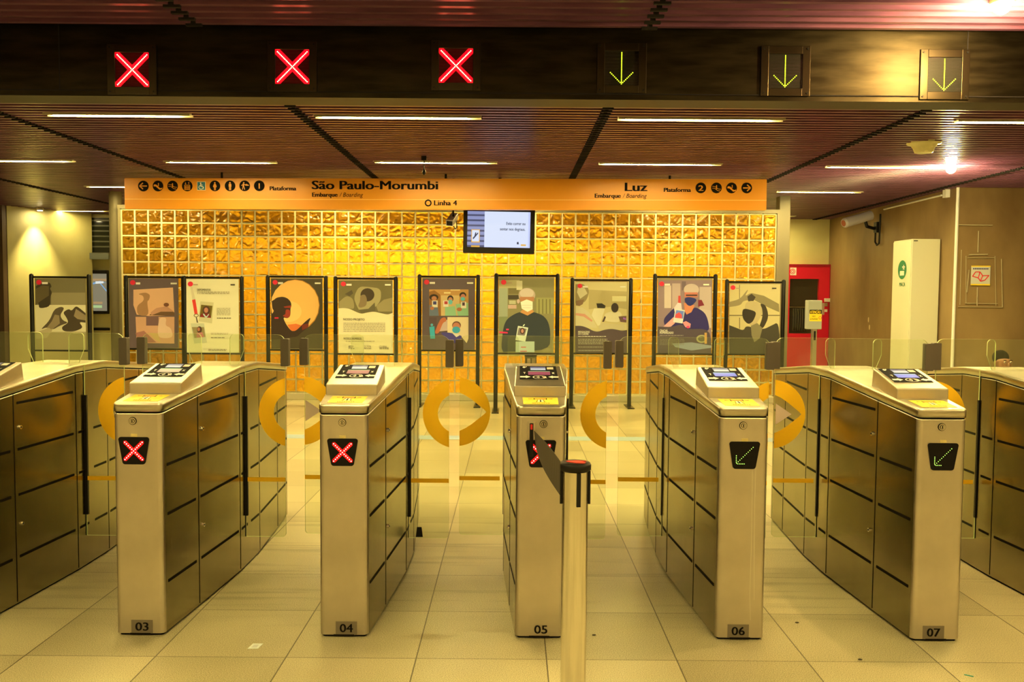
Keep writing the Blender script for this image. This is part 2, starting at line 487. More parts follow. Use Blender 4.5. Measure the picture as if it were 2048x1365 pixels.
# ------------------------------------------------------------ turnstiles
YF, LEN = 4.2, 2.36
PR = [(0, .108), (.012, .117), (.40, .147), (1.0, .186), (1.37, .186), (1.96, .147), (2.348, .117), (2.36, .108)]
def hw(y):
    for (a, u), (b, v) in zip(PR[:-1], PR[1:]):
        if y <= b: return u + (v - u) * (y - a) / (b - a)
    return PR[-1][1]
def zt(y):
    return 1.092 + .098 * min(1, max(0, y) / 1.0, max(0, LEN - y) / 1.0)
YS = [0, .012, .10, .25, .40, .55, .70, .85, 1.0, 1.185, 1.37, 1.52, 1.66, 1.81, 1.96, 2.1, 2.25, 2.348, 2.36]
def outline(off):
    """plan outline, anticlockwise from the front left; last value says which faces belong to a flank"""
    R_ = .026; w0 = hw(R_)
    right = []
    for k in range(6):
        th = math.radians(-90 + 84 * k / 5)
        right.append((w0 - R_ + (R_ + off) * math.cos(th), R_ + (R_ + off) * math.sin(th), k == 5))
    for y in (.10, .25, .40, .70, .94, 1.0, 1.06, 1.31, 1.37, 1.43, 1.66, 1.96, 2.1, 2.25): right.append((hw(y) + off, y, True))
    for k in range(6):
        th = math.radians(6 + 84 * k / 5)
        right.append((w0 - R_ + (R_ + off) * math.cos(th), LEN - R_ + (R_ + off) * math.sin(th), False))
    left = [(-x, y, f) for x, y, f in reversed(right)]
    n = len(right)
    fl = [right[i][2] for i in range(n - 1)] + [False] + [right[n - 2 - i][2] for i in range(n - 1)] + [False]
    return [(x, y) for x, y, _ in right + left], fl

def shell(mb, off, z0, z1, top, side, cham=.004):
    o0, fl = outline(off); o1, _ = outline(off - cham * .35); o2, _ = outline(off - cham)
    n = len(o0); vs = []
    for (pts, zf) in ((o0, z0), (o0, lambda y: z1(y) - cham), (o1, lambda y: z1(y) - cham * .3), (o2, z1)):
        vs += [(x, y, zf(y)) for x, y in pts]
    base = len(mb.v); mb.v += vs
    kt, ks, kf = mb.m(top), mb.m(side), mb.m(top if side is top else STEEL)
    def face(f, k, sm=False): mb.f.append([base + i for i in f]); mb.mi.append(k); mb.sm.append(sm)
    for i in range(n):
        j = (i + 1) % n
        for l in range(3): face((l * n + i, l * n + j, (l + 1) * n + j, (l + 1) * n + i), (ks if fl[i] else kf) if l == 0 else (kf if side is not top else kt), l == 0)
    h = n // 2
    for i in range(h - 1):       # right point i pairs with left point n-1-i
        face((3 * n + i, 3 * n + i + 1, 3 * n + n - 2 - i, 3 * n + n - 1 - i), kt)
        face((i, n - 1 - i, n - 2 - i, i + 1), kt)

def arc(cx, cz, r, a0, a1, n):
    return [(cx + r * math.cos(math.radians(a0 + (a1 - a0) * k / n)), cz + r * math.sin(math.radians(a0 + (a1 - a0) * k / n))) for k in range(n + 1)]

def rrect(x0, x1, z0, z1, r):
    return arc(x1 - r, z1 - r, r, 0, 90, 5) + arc(x0 + r, z1 - r, r, 90, 180, 5) + arc(x0 + r, z0 + r, r, 180, 270, 5) + arc(x1 - r, z0 + r, r, 270, 360, 5)

LCD = {'x': [(.0, .09, (.25, .75, .25)), (.09, 1, (.42, .05, .10))], 'g': [(0, .16, (.25, .55, .6)), (.16, 1, (.08, .15, .85))], 'o': [(0, .12, (.30, .75, .2)), (.12, 1, (.75, .48, .28))]}
def emi(name, col, st):
    st = st / 4.14
    return mat(name, (.01, .01, .01), .4, 0, .2, emit=col, estr=st)
SCREEN = {k: [(a, b, emi('lcd_%s_%d' % (k, i), c, .9)) for i, (a, b, c) in enumerate(v)] for k, v in LCD.items()}
LCDW = emi('lcd_white', (.75, .78, .72), .8)
LCDV = emi('lcd_violet', (.22, .20, .33), .6)

def make_turnstile(cx, num, sym, scr, label, ledx=0.0, plate=True, ringR='arrow', seams=True):
    t = thing('turnstile', label, 'turnstile', (cx, YF, 0), 'row of steel ticket turnstiles')
    # body
    m = MB(); shell(m, 0, lambda y: .012, zt, STEEL_TOP, STEEL_SIDE)
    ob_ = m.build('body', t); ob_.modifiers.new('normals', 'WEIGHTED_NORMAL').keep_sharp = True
    m = MB(); shell(m, -.012, lambda y: 0.0, lambda y: .014, GROOVE, GROOVE); m.build('plinth', t)
    m = MB(); shell(m, -.004, lambda y: zt(y) - .002, lambda y: zt(y) + .010, GROOVE, GROOVE); m.build('shadow_gap', t)
    # cap
    m = MB(); shell(m, .003, lambda y: zt(y) + .008, lambda y: zt(y) + .050, STEEL_TOP, STEEL_TOP, .007); m.build('cap', t)
    # joints, grooves, slots on both flanks
    for sx, nm in ((-1, 'side_panel'), (1, 'side_panel')):
        m = MB()
        def strip(y0, y1, z0, z1, mt, d=.0015):
            ys = [y0] + [y for y in YS if y0 < y < y1] + [y1]
            vs = []
            for y in ys:
                for dd in (-.003, d):
                    for z in (z0, z1):
                        zz = min(z, zt(y) - .001)
                        vs.append((sx * (hw(y) + dd), y, zz))
            fs = []
            for k in range(len(ys) - 1):
                a, c = 4 * k, 4 * k + 4
                fs += [(a + 2, a + 3, c + 3, c + 2), (a, a + 2, c + 2, c), (a + 1, c + 1, c + 3, a + 3)]
            e = 4 * (len(ys) - 1)
            fs += [(0, 1, 3, 2), (e, e + 2, e + 3, e + 1)]
            m.add(vs, fs, mt)
        for y in (.40, .985, 1.385, 1.96): strip(y - .0022, y + .0022, .02, 2, GROOVE)
        for (a, b_) in ((.05, .365), (.43, .955), (1.415, 1.93), (1.99, 2.31)):
            for z in (.250, .583, .827): strip(a, b_, z, z + .014, GROOVE, .002)
        for (a, b_) in ((.43, .955), (1.415, 1.93)): strip(a, b_, 1.075, 1.089, GROOVE, .002)
        for (a, b_) in ((1.01, 1.12), (1.20, 1.36)):
            for z in (.250, .583, .827): strip(a, b_, z, z + .014, GROOVE, .002)
        m.build('side_trim', t)
        m = MB()
        yg = 1.085 if sx > 0 else 1.165
        m.box(sx * hw(yg) - .004, sx * hw(yg) + sx * .012 + .004, yg - .009, yg + .009, .32, 1.05, BLACK)
        m.box(sx * hw(yg) - .002, sx * hw(yg) + .002, yg - .003, yg + .003, .19, 1.23, BLACK)
        m.build('gate_seal', t)
        for zz in (.95, .43):
            m = MB(); yy = .43
            m.cyl((sx * (hw(yy) - .004), yy + .02, zz), (sx * (hw(yy) + .010), yy + .02, zz), .011, CHROME, n=14)
            m.cyl((sx * (hw(yy) + .010), yy + .02, zz), (sx * (hw(yy) + .012), yy + .02, zz), .005, BLACK, n=10)
            m.build('side_lock', t)
    # front lock
    m = MB(); lx = -.005 if num != '05' else .012
    if num == '03': lx = -.022
    m.cyl((lx, .004, 1.055), (lx, -.003, 1.055), .019, BLACK, n=20); m.cyl((lx, .004, 1.055), (lx, -.006, 1.055), .0165, CHROME, n=20); m.cyl((lx, -.005, 1.055), (lx, -.0065, 1.055), .0115, BLACK, n=18); m.cyl((lx, -.006, 1.055), (lx, -.009, 1.055), .0095, CHROME, n=18)
    m.box(lx - .002, lx + .002, -.0105, -.008, 1.048, 1.062, BLACK)
    m.build('front_lock', t)
    # sticker label over display
    m = MB(); m.box(ledx - .015, ledx + .016, -.0015, .002, .978, .992, mat('cream_tag', (.62, .50, .20), .5)); m.build('small_tag', t)
    # LED display
    m = MB(); zc = .910
    pts = arc(.062, .055, .012, 0, 90, 4) + arc(-.062, .055, .012, 90, 180, 4) + arc(-.042, -.052, .014, 190, 270, 4) + arc(.042, -.052, .014, 270, 350, 4)
    m.prism([(ledx + a, -.004, zc + c) for a, c in pts], (0, .008, 0), BLACKG)
    disp = m.build('led_display', t)
    m = MB()
    if sym == 'x':
        for sgn in (1, -1):
            d = Vector((1, 0, sgn)).normalized(); nn = Vector((-d.z, 0, d.x))
            for (wd, yy, mt_) in ((.0095, -.0046, LEDRG),):
                a_ = -d * .060; b_ = d * .060
                q = [a_ + nn * wd, a_ - d * wd * .8, a_ - nn * wd, b_ - nn * wd, b_ + d * wd * .8, b_ + nn * wd]
                m.poly([(ledx + p.x, yy - .0002 * sgn, zc + p.z) for p in q][::1], mt_)  # red glow around the dots, put in as emissive bars
        n = 11
        for k in range(n):
            q = -.042 + .084 * k / (n - 1)
            for sgn in (1, -1): m.ball((ledx + q, -.0065, zc + q * sgn), .0029, LEDR, 8, 5)
        m.build('led_cross', disp)
    else:
        n = 11
        for k in range(n):
            q = -.038 + .078 * k / (n - 1); m.ball((ledx + q, -.0055, zc + q), .0018, LEDG, 8, 5)
        for k in range(1, 6): m.ball((ledx - .040, -.0055, zc - .040 + .0078 * k), .0018, LEDG, 8, 5)
        for k in range(1, 6 if num == '06' else 5): m.ball((ledx - .040 + .0078 * k, -.0055, zc - .041), .0018, LEDG, 8, 5)
        m.build('led_arrow', disp)
    # number plate
    if num:
        m = MB(); px_ = {'03': .008, '04': .012, '05': .008, '06': -.008, '07': -.012}.get(num, 0)
        if plate: m.box(px_ - .052, px_ + .052, -.0015, .003, .012, .078, GREYT)
        m.text(num, px_, -.0015, .026, .058, INK, 'CENTER', bold=.0012, fit=.062)
        m.build('number_plate', t)
    m = MB(); m.box(-.05, .05, -.0025, .002, .006, .014, GROOVE); m.build('foot_notch', t)
    # yellow sticker on the cap
    y0, y1 = .035, .185
    def zc_(y): return zt(y) + .0505
    m = MB(); m.prism([(-.085, y0, zc_(y0)), (.085, y0, zc_(y0)), (.088, y1, zc_(y1)), (-.088, y1, zc_(y1))], (0, 0, .001), YELLOW)
    def dec(p0, p1, p2, p3, mt):
        m.prism([(x, y, zc_(y) + .001) for x, y in (p0, p1, p2, p3)], (0, 0, .0006), mt)
    ORG = mat('orange_print', (.75, .22, .02), .5)
    dec((-.028, .140), (.028, .140), (.028, .160), (-.028, .160), ORG)
    for sx in (-1, 1):
        dec((sx * .028, .135), (sx * .033, .135), (sx * .033, .165), (sx * .028, .165), INK)
        dec((sx * .060, .147), (sx * .038, .152), (sx * .038, .152), (sx * .060, .157), RED)
        dec((sx * .004, .085), (sx * .014, .085), (sx * .011, .130), (sx * .003, .130), WHITE)
        dec((sx * .020, .075), (sx * .023, .075), (sx * .014, .132), (sx * .012, .132), INK)
    dec((-.004, .085), (.004, .085), (.002, .130), (-.002, .130), INK)
    for q in (.058, .048):
        for k in range(8): dec((-.042 + .011 * k, q), (-.034 + .011 * k, q), (-.034 + .011 * k, q + .005), (-.042 + .011 * k, q + .005), ORG)
    m.build('warning_sticker', t)
    # reader console
    ya, yb = .215, .535
    za, zb = zt(ya) + .046, zt(yb) + .044
    wf, wb = .131, .122
    tf, tb = 1.218, 1.292
    P_ = [(-wf, ya, za), (wf, ya, za), (wb, yb + .02, zb), (-wb, yb + .02, zb), (-wf, ya, tf), (wf, ya, tf), (wb, yb, tb), (-wb, yb, tb)]
    m = MB(); m.add(P_, [(0, 3, 2, 1), (4, 5, 6, 7), (0, 1, 5, 4), (1, 2, 6, 5), (2, 3, 7, 6), (3, 0, 4, 7)], STEEL); m.m(STEEL_TOP); m.mi[1] = 1
    con = m.build('reader_console', t, .006, 3)
    O = Vector((0, ya, tf)); e2 = Vector((0, yb - ya, tb - tf)); Ls = e2.length; e2.normalize(); e1 = Vector((1, 0, 0)); nn = e1.cross(e2)
    def Q(u, v, h=0):        # u across in metres, v up the slope 0..1
        return O + e1 * u + e2 * (v * Ls) + nn * h
    m = MB(); m.prism([Q(-.102, .30), Q(.098, .30), Q(.094, .97), Q(-.100, .97)], nn * .002, mat('matt_black_panel', (.006, .005, .006), .6, 0, .03)); panel = m.build('touch_panel', con)
    # scale: crop coordinates -> (u, v)
    def K(x, y, h=.003):
        v = .97 - (y - 375) / 250 * .67
        return Q(-.100 + (x - 355) / 665 * .198, v, h)
    def quad(x0, y0, x1, y1, mt, h=.003, mb=None):
        (mb or m).poly([K(x0, y1, h), K(x1, y1, h), K(x1, y0, h), K(x0, y0, h)], mt)
    m = MB(); quad(540, 392, 815, 422, LCDV); quad(545, 422, 815, 458, LCDW); m.build('text_screen', panel)
    m = MB()
    for a, b_, mt_ in SCREEN[scr]: quad(500, 478 + 72 * a, 888, 478 + 72 * b_, mt_)
    m.build('colour_screen', panel)
    m = MB(); quad(842, 400, 955, 442, mat('pale_label', (.62, .50, .40), .5)); m.build('pale_label', panel)
    for sx in (-1, 1):
        cx_ = 692
        def X(d): return cx_ + sx * d
        m = MB(); m.poly([K(X(335), 575), K(X(335), 600), K(X(235), 600), K(X(235), 612), K(X(155), 588), K(X(235), 563), K(X(235), 575)][::-1 if sx < 0 else 1], WHITE); m.build('arrow_print', panel)
    m = MB()
    for (rx, ry, wd) in ((118, 31, .14),):
        n = 28
        for k in range(n):
            a0, a1 = 2 * math.pi * k / n, 2 * math.pi * (k + 1) / n
            m.poly([K(695 + rx * math.cos(a0), 592 + ry * math.sin(a0)), K(695 + rx * math.cos(a1), 592 + ry * math.sin(a1)),
                    K(695 + rx * (1 - wd) * math.cos(a1), 592 + ry * (1 - wd) * math.sin(a1)), K(695 + rx * (1 - wd) * math.cos(a0), 592 + ry * (1 - wd) * math.sin(a0))], WHITE)
    for r0 in (14, 30, 46, 62):
        for k in range(6):
            a0, a1 = math.radians(-50 + 100 * k / 6), math.radians(-50 + 100 * (k + 1) / 6)
            m.poly([K(635 + r0 * math.cos(a, ) * q, 592 + r0 * .42 * math.sin(a) * q) for a, q in ((a0, 1), (a1, 1), (a1, 1 - 7 / r0), (a0, 1 - 7 / r0))], WHITE)
    m.poly([K(735, 575), K(800, 592), K(830, 612), K(760, 606)], mat('skin_print', (.70, .50, .38), .5)); m.build('contactless_symbol', panel); m = MB()
    for (a, b_) in (((925, 500), (960, 528)), ((925, 528), (960, 500))):
        m.poly([K(a[0] - 6, a[1]), K(b_[0] - 6, b_[1]), K(b_[0] + 6, b_[1]), K(a[0] + 6, a[1])], WHITE)
    m.build('cross_icon', panel); m = MB()
    m.poly([K(415, 500), K(455, 500), K(455, 507), K(442, 507), K(442, 530), K(432, 530), K(432, 507), K(415, 507)], WHITE); m.build('card_icon', panel); m = MB()
    for k in range(12):
        a0, a1 = 2 * math.pi * k / 12, 2 * math.pi * (k + 1) / 12
        m.poly([K(432 + 26 * math.cos(a0), 402 + 15 * math.sin(a0)), K(432 + 26 * math.cos(a1), 402 + 15 * math.sin(a1)), K(432 + 10 * math.cos(a1), 402 + 5 * math.sin(a1)), K(432 + 10 * math.cos(a0), 402 + 5 * math.sin(a0))], WHITE)
    m.poly([K(462, 385), K(480, 385), K(474, 405), K(466, 400)], WHITE)
    m.build('hand_icon', panel)
    # fixed glass screen on the cap
    m = MB(); y_ = 1.13; z0 = zt(y_) + .045
    pts = [(-.135, z0), (-.170, z0 + .09)] + arc(-.145, 1.400, .025, 180, 90, 5) + arc(.145, 1.400, .025, 90, 0, 5) + [(.170, z0 + .09), (.135, z0)]
    m.prism([(a, y_ - .004, c) for a, c in pts], (0, .008, 0), GLASS, GEDGE); m.build('glass_screen', t)
    # gate leaves
    for sx, yy in ((1, 1.085), (-1, 1.165)):
        edge = .432 if sx > 0 else .462
        z1, r = 1.425, .028
        y_c = zt(1.1) + .045
        pts = [(.190, .190), (edge - .02, .190)] + arc(edge - .02, .210, .02, -90, 0, 3) + [(edge, 1.38)] + arc(edge - .045, 1.38, .045, 0, 90, 5) + arc(.10 + r, z1 - r, r, 90, 180, 5) + [(.10, y_c), (.190, y_c)]
        pts = [(sx * a, c) for a, c in pts]
        m = MB(); m.prism([(a, yy - .005, c) for a, c in pts], (0, .010, 0), GLASS, GEDGE)
        leaf = m.build('glass_gate_leaf', t)
        m = MB(); q0, q1 = edge - .022, edge + .026
        pts = rrect(min(sx * q0, sx * q1), max(sx * q0, sx * q1), 1.235, 1.400, .006)
        m.prism([(a, yy - .022, c) for a, c in pts], (0, .044, 0), FOAM); m.build('edge_bumper', leaf, .004)
        m = MB(); m.poly([(sx * (edge - .25), yy - .0062, .530), (sx * edge, yy - .0062, .530), (sx * edge, yy - .0062, .556), (sx * (edge - .25), yy - .0062, .556)], RING)
        m.build('amber_stripe', leaf)
        m = MB(); rc = (.486, .955) if sx > 0 else (.486, .955)
        Ro, Ri = .213, .122
        o = []; cX = sx * .4862; cut = edge
        if sx > 0:      # left half ring
            dx = rc[0] - cut; a_o = math.degrees(math.acos(-dx / Ro)); a_i = math.degrees(math.acos(-dx / Ri))
            out = arc(rc[0], rc[1], Ro, a_o, 360 - a_o, 26); inn = arc(rc[0], rc[1], Ri, 360 - a_i, a_i, 20)
            for k in range(26):
                k2, k3 = round(20 * (26 - k) / 26), round(20 * (26 - k - 1) / 26)
                q = [out[k], out[k + 1], inn[k3]] + ([inn[k2]] if k2 != k3 else [])
                m.poly([(a, yy - .0064, c) for a, c in q], RING)
        elif ringR:
            # mirrored: circle centre is at -.4862, this leaf covers its right half
            c0 = -.4862; dx = -edge - c0; a_o = math.degrees(math.acos(dx / Ro))
            out = arc(c0, rc[1], Ro, a_o, -a_o, 26)
            xl = -edge; tip = c0 + .188
            zi = .118
            inn = [(xl, rc[1] + zi), (c0 + .06, rc[1] + zi * .86), (c0 + .10, rc[1] + .075), (tip - .012, rc[1] + .014), (tip, rc[1]), (tip - .012, rc[1] - .014), (c0 + .10, rc[1] - .075), (c0 + .06, rc[1] - zi * .86), (xl, rc[1] - zi)]
            ni = len(inn) - 1
            for k in range(26):
                k2, k3 = round(ni * k / 26), round(ni * (k + 1) / 26)
                q = [out[k], out[k + 1], inn[k3]] + ([inn[k2]] if k2 != k3 else [])
                m.poly([(a, yy - .0064, c) for a, c in q][::-1], RING)
            m.build('amber_ring_emblem', leaf)
            m = MB(); m.poly([(c0 + .03, yy - .0064, rc[1] + .066), (c0 + .128, yy - .0064, rc[1]), (c0 + .03, yy - .0064, rc[1] - .066)], PINK)
            if ringR == 'white': m.build('pale_arrow_emblem', leaf)
            continue
        if m.v: m.build('amber_ring_emblem', leaf)
    return t

def CX(i): return -1.8025 + .9723 * (i - 3)
ts = {}
tl = {2: 'steel turnstile cut by the left edge, left of number 03', 3: 'steel turnstile numbered 03 with red cross display', 4: 'steel turnstile numbered 04 with red cross display',
      5: 'steel turnstile numbered 05 with a retractable belt hooked to its front', 6: 'steel turnstile numbered 06 with green arrow display', 7: 'steel turnstile numbered 07 with green arrow display',
      8: 'steel turnstile cut by the right edge, right of number 07'}
make_turnstile(CX(2), None, 'x', 'o', tl[2])
make_turnstile(CX(3), '03', 'x', 'o', tl[3], ledx=-.018)
make_turnstile(CX(4) + .02, '04', 'x', 'x', tl[4], ledx=-.004, ringR='white')
make_turnstile(CX(5), '05', 'x', 'x', tl[5], plate=False)
make_turnstile(CX(6) + .006, '06', 'g', 'g', tl[6], ledx=.004, ringR=None)
make_turnstile(CX(7) - .01, '07', 'g', 'g', tl[7], ledx=.004, ringR='white')
make_turnstile(CX(8), None, 'g', 'g', tl[8])

t6 = [o for o in C.objects if o.name.startswith('turnstile') and o['label'] == tl[6]][0]
m = MB()
for x0, pts in ((.040, [(.98, 0), (.80, .004), (.45, .006), (.22, .004), (.10, .010)]), (.058, [(.96, .002), (.7, 0), (.4, .003), (.2, .008)])):
    for (za_, xa_), (zb_, xb_) in zip(pts, pts[1:]): m.poly([(x0 + xa_, -.0006, za_), (x0 + xb_, -.0006, zb_), (x0 + xb_ + .0022, -.0006, zb_), (x0 + xa_ + .0022, -.0006, za_)], mat('pale_drip_mark', (.7, .66, .55), .5))
m.build('drip_marks', t6)

# belt receiver on turnstile 05 and the retractable belt post
t5 = [o for o in C.objects if o.name.startswith('turnstile') and o['label'] == tl[5]][0]
m = MB(); m.box(-.066, -.026, -.012, .0, .985, 1.068, STEEL); m.box(-.055, -.037, -.018, -.008, .90, 1.06, BLACK); m.box(-.051, -.041, -.022, -.016, 1.03, 1.055, mat('red_button', (.7, .02, .02), .4))
m.build('belt_receiver', t5, .002)
PYp = 3.0
pc = UY(1151, 925, PYp); PX, PZ = pc[0], pc[2]
post = thing('belt_barrier_post', 'polished steel belt barrier post with black head in front of turnstile 05', 'barrier post', (PX, PYp, 0))
m = MB(); m.lathe([(.18, 0), (.18, .008), (.165, .018), (.06, .03)], (0, 0, 0), CHROME, 40); m.build('base', post)
POST = mat('post_steel', (.85, .80, .68), .15, 1.0)
m = MB(); m.lathe([(.0445, .02), (.0445, PZ - .03)], (0, 0, 0), POST, 48); m.build('pole', post)
m = MB(); m.lathe([(.046, PZ - .030), (.054, PZ - .024), (.0545, PZ - .008), (.050, PZ), (.030, PZ + .001)], (0, 0, 0), BLACK, 8 * 4)
m.build('head', post)
m = MB(); pts = [(-.020, -.008), (.0, -.024), (.028, -.030), (.034, -.018), (.020, -.002), (.038, .010), (.010, .018), (-.022, .014), (-.032, .004)]
m.prism([(a, c, PZ + .001) for a, c in pts], (0, 0, .002), mat('red_head_label', (.75, .05, .03), .5)); m.build('head_label', post)
for a in (-80, 5, 175):
    m = MB(); ar = math.radians(a)
    n_ = Vector((math.cos(ar), math.sin(ar), 0)); s_ = Vector((-n_.y, n_.x, 0))
    c_ = n_ * .0445
    P = [c_ - s_ * .007, c_ + s_ * .007, c_ + s_ * .007 + n_ * .008, c_ - s_ * .007 + n_ * .008]
    m.prism([(p.x, p.y, PZ - .145) for p in P], (0, 0, .115), BLACK); m.build('belt_slot', post, .0015)
# belt
BELT = mat('dark_belt_webbing', (.060, .048, .030), .7)
m = MB()
a0, a1 = Vector(UY(1068, 862, YF - .025)), Vector(UY(1072, 898, YF - .025))
b0, b1 = Vector(UY(1122, 926, PYp)), Vector(UY(1121, 993, PYp))
vs = []; n = 14
for k in range(n + 1):
    s_ = k / n
    sag = -.004 * math.sin(math.pi * s_)
    p = a0.lerp(b0, s_); q = a1.lerp(b1, s_)
    tw = .010 * math.sin(math.pi * s_)
    for pp, dx in ((p, tw), (q, -tw)):
        vs += [(pp.x + dx - PX, pp.y - PYp, pp.z + sag), (pp.x + dx + .0015 - PX, pp.y - PYp, pp.z + sag)]
fs = []
for k in range(n):
    a, c = 4 * k, 4 * k + 4
    fs += [(a, a + 2, c + 2, c), (a + 1, c + 1, c + 3, a + 3), (a, c, c + 1, a + 1), (a + 2, a + 3, c + 3, c + 2)]
fs += [(0, 1, 3, 2), (4 * n, 4 * n + 2, 4 * n + 3, 4 * n + 1)]
m.add(vs, fs, BELT)
bl = m.build('retractable_belt', post)
# dark clips at the foot of one gate leaf
m = MB(); x, _, z = UY(839, 1064, 5.28)
m.prism([(x - .021, 5.27, z - .03), (x + .021, 5.27, z - .03), (x + .013, 5.27, z + .03), (x - .015, 5.27, z + .03)], (0, .006, 0), BLACK)
tag(m.build('door_clip'), 'small dark clip at the bottom of the glass gate between 04 and 05', 'clip')

# ------------------------------------------------------------ glass block wall
WY = 13.75
wl, wr = UY(245, 600, WY)[0], UY(1549, 600, WY)[0]
wtop = UY(900, 424, WY)[2]; wbot = UY(900, 787, WY)[2]
NX, NZ = 49, 14
def block_mat():
    m = bpy.data.materials.new('amber_glass_block'); m.use_nodes = True
    nt = m.node_tree; N = nt.nodes; L = nt.links; N.clear()
    out = N.new('ShaderNodeOutputMaterial')
    tc = N.new('ShaderNodeTexCoord')
    vo = N.new('ShaderNodeTexNoise'); vo.inputs['Scale'].default_value = 9; vo.inputs['Detail'].default_value = .6; vo.inputs['Distortion'].default_value = 1.0
    L.new(tc.outputs['Object'], vo.inputs[0])
    bp = N.new('ShaderNodeBump'); bp.inputs['Strength'].default_value = 1.0; bp.inputs['Distance'].default_value = .07
    L.new(vo.outputs[0], bp.inputs['Height'])
    rf = N.new('ShaderNodeBsdfRefraction'); rf.inputs[0].default_value = (1, .62, .045, 1); rf.inputs['Roughness'].default_value = .05; rf.inputs['IOR'].default_value = 1.35
    L.new(bp.outputs[0], rf.inputs['Normal'])
    tl_ = N.new('ShaderNodeBsdfTranslucent'); tl_.inputs[0].default_value = (1, .60, .03, 1); L.new(bp.outputs[0], tl_.inputs['Normal'])
    df = N.new('ShaderNodeBsdfDiffuse'); df.inputs[0].default_value = (.75, .36, .02, 1); L.new(bp.outputs[0], df.inputs['Normal'])
    gl = N.new('ShaderNodeBsdfGlossy'); gl.inputs['Roughness'].default_value = .10; L.new(bp.outputs[0], gl.inputs['Normal'])
    m1 = N.new('ShaderNodeMixShader'); m1.inputs[0].default_value = .25; L.new(rf.outputs[0], m1.inputs[1]); L.new(tl_.outputs[0], m1.inputs[2])
    m2 = N.new('ShaderNodeMixShader'); m2.inputs[0].default_value = .14; L.new(m1.outputs[0], m2.inputs[1]); L.new(df.outputs[0], m2.inputs[2])
    fr = N.new('ShaderNodeFresnel'); fr.inputs[0].default_value = 1.45; L.new(bp.outputs[0], fr.inputs['Normal'])
    m3 = N.new('ShaderNodeMixShader'); L.new(fr.outputs[0], m3.inputs[0]); L.new(m2.outputs[0], m3.inputs[1]); L.new(gl.outputs[0], m3.inputs[2])
    L.new(m3.outputs[0], out.inputs[0])
    return m
BLK = block_mat()
MORT = mat('pale_block_joint', A(205, 180, 95), .5)
m = MB(); pw, ph = (wr - wl) / NX, (wtop - wbot) / NZ
g = .011
for i in range(NX):
    for j in range(NZ):
        x0, x1 = wl + i * pw + g, wl + (i + 1) * pw - g
        z0, z1 = wbot + j * ph + g, wbot + (j + 1) * ph - g
        c = .014
        vs = [(x0, WY + .012, z0), (x1, WY + .012, z0), (x1, WY + .012, z1), (x0, WY + .012, z1),
              (x0 + c, WY, z0 + c), (x1 - c, WY, z0 + c), (x1 - c, WY, z1 - c), (x0 + c, WY, z1 - c)]
        m.add(vs, [(4, 5, 6, 7), (0, 1, 5, 4), (1, 2, 6, 5), (2, 3, 7, 6), (3, 0, 4, 7)], BLK)
for i in range(NX + 1):
    x = wl + i * pw; m.box(x - g, x + g, WY + .004, WY + .075, wbot, wtop, MORT)
for j in range(NZ + 1):
    z = wbot + j * ph
    for i in range(NX): m.box(wl + i * pw + g, wl + (i + 1) * pw - g, WY + .004, WY + .075, z - g, z + g, MORT)
struct(m.build('wall_glass_block'))
COLM = mat('olive_grey_column', (.19, .165, .10), .45)
KERB = mat('stone_kerb', A(190, 165, 95), .5)
m = MB(); m.box(wl - .02, wr + .02, WY - .06, WY + .14, 0, wbot - g, KERB); struct(m.build('baseboard_glass_wall', bevel=.01))
m = MB(); m.box(wl - .05, wr + .06, WY - .02, WY + .08, wtop + g, wtop + .07, COLM); m.box(wl - .045, wl - g, WY - .02, WY + .08, wbot, wtop + g, COLM); m.box(wr + g, wr + .055, WY - .02, WY + .08, wbot, wtop + g, COLM)
struct(m.build('trim_block_wall'))
for n_, (pa, pb) in enumerate((((219, 600), (243, 600)), ((1553, 600), (1575, 600)))):
    xa, xb = UY(pa[0], 600, 13.9)[0], UY(pb[0], 600, 13.9)[0]
    m = MB(); r = (xb - xa) / 2
    if n_ == 0: m.cyl(((xa + xb) / 2, 13.95, 0), ((xa + xb) / 2, 13.95, CEIL_Z + .02), r, COLM, n=28)
    else: m.box(xa, xb, 13.85, 14.05, 0, CEIL_Z + .02, COLM)
    struct(m.build('column', bevel=0 if n_ == 0 else .01))

# ------------------------------------------------------------ walls
CREAM = mat('cream_wall_paint', A(240, 215, 120), .6); noise_col(CREAM, 1.5, A(210, 184, 88), A(220, 196, 100))
CONC = mat('brown_concrete', A(135, 100, 45), .55)
noise_col(CONC, .9, A(104, 72, 28), A(158, 122, 56), lo=.3, hi=.7, detail=8, stretch=(1, 1, .6), bump=.15)
DWALL = mat('dark_hall_wall', (.10, .06, .035), .6)
HALLW = mat('hall_wall_paint', (.62, .54, .40), .6)
BACKY = 17.95
def wall(name, x0, x1, y0, y1, mt, z1=CEIL_Z + .12):
    m = MB(); m.box(x0, x1, y0, y1, 0, z1, mt); return struct(m.build(name))
XR = 6.33
wall('wall_back', -10.2, XR + .3, BACKY, BACKY + .15, CREAM)
def XW(Y): return 6.33 + .0206 * (Y - 12.62)
m = MB(); m.prism([(XR, 12.62, 0), (XR + .15, 12.62, 0), (XW(BACKY) + .15, BACKY, 0), (XW(BACKY), BACKY, 0)], (0, 0, CEIL_Z + .12), CONC); struct(m.build('wall_right'))
wall('wall_right_front', XR + .15, 10.8, 12.62, 12.77, CONC)
wall('wall_entrance_right', 10.8, 10.95, -4.5, 12.77, HALLW)
wall('wall_entrance_left', -12.6, -12.45, -4.5, 16.3, HALLW)
wall('wall_entrance_rear', -12.6, 10.95, -4.65, -4.5, HALLW)
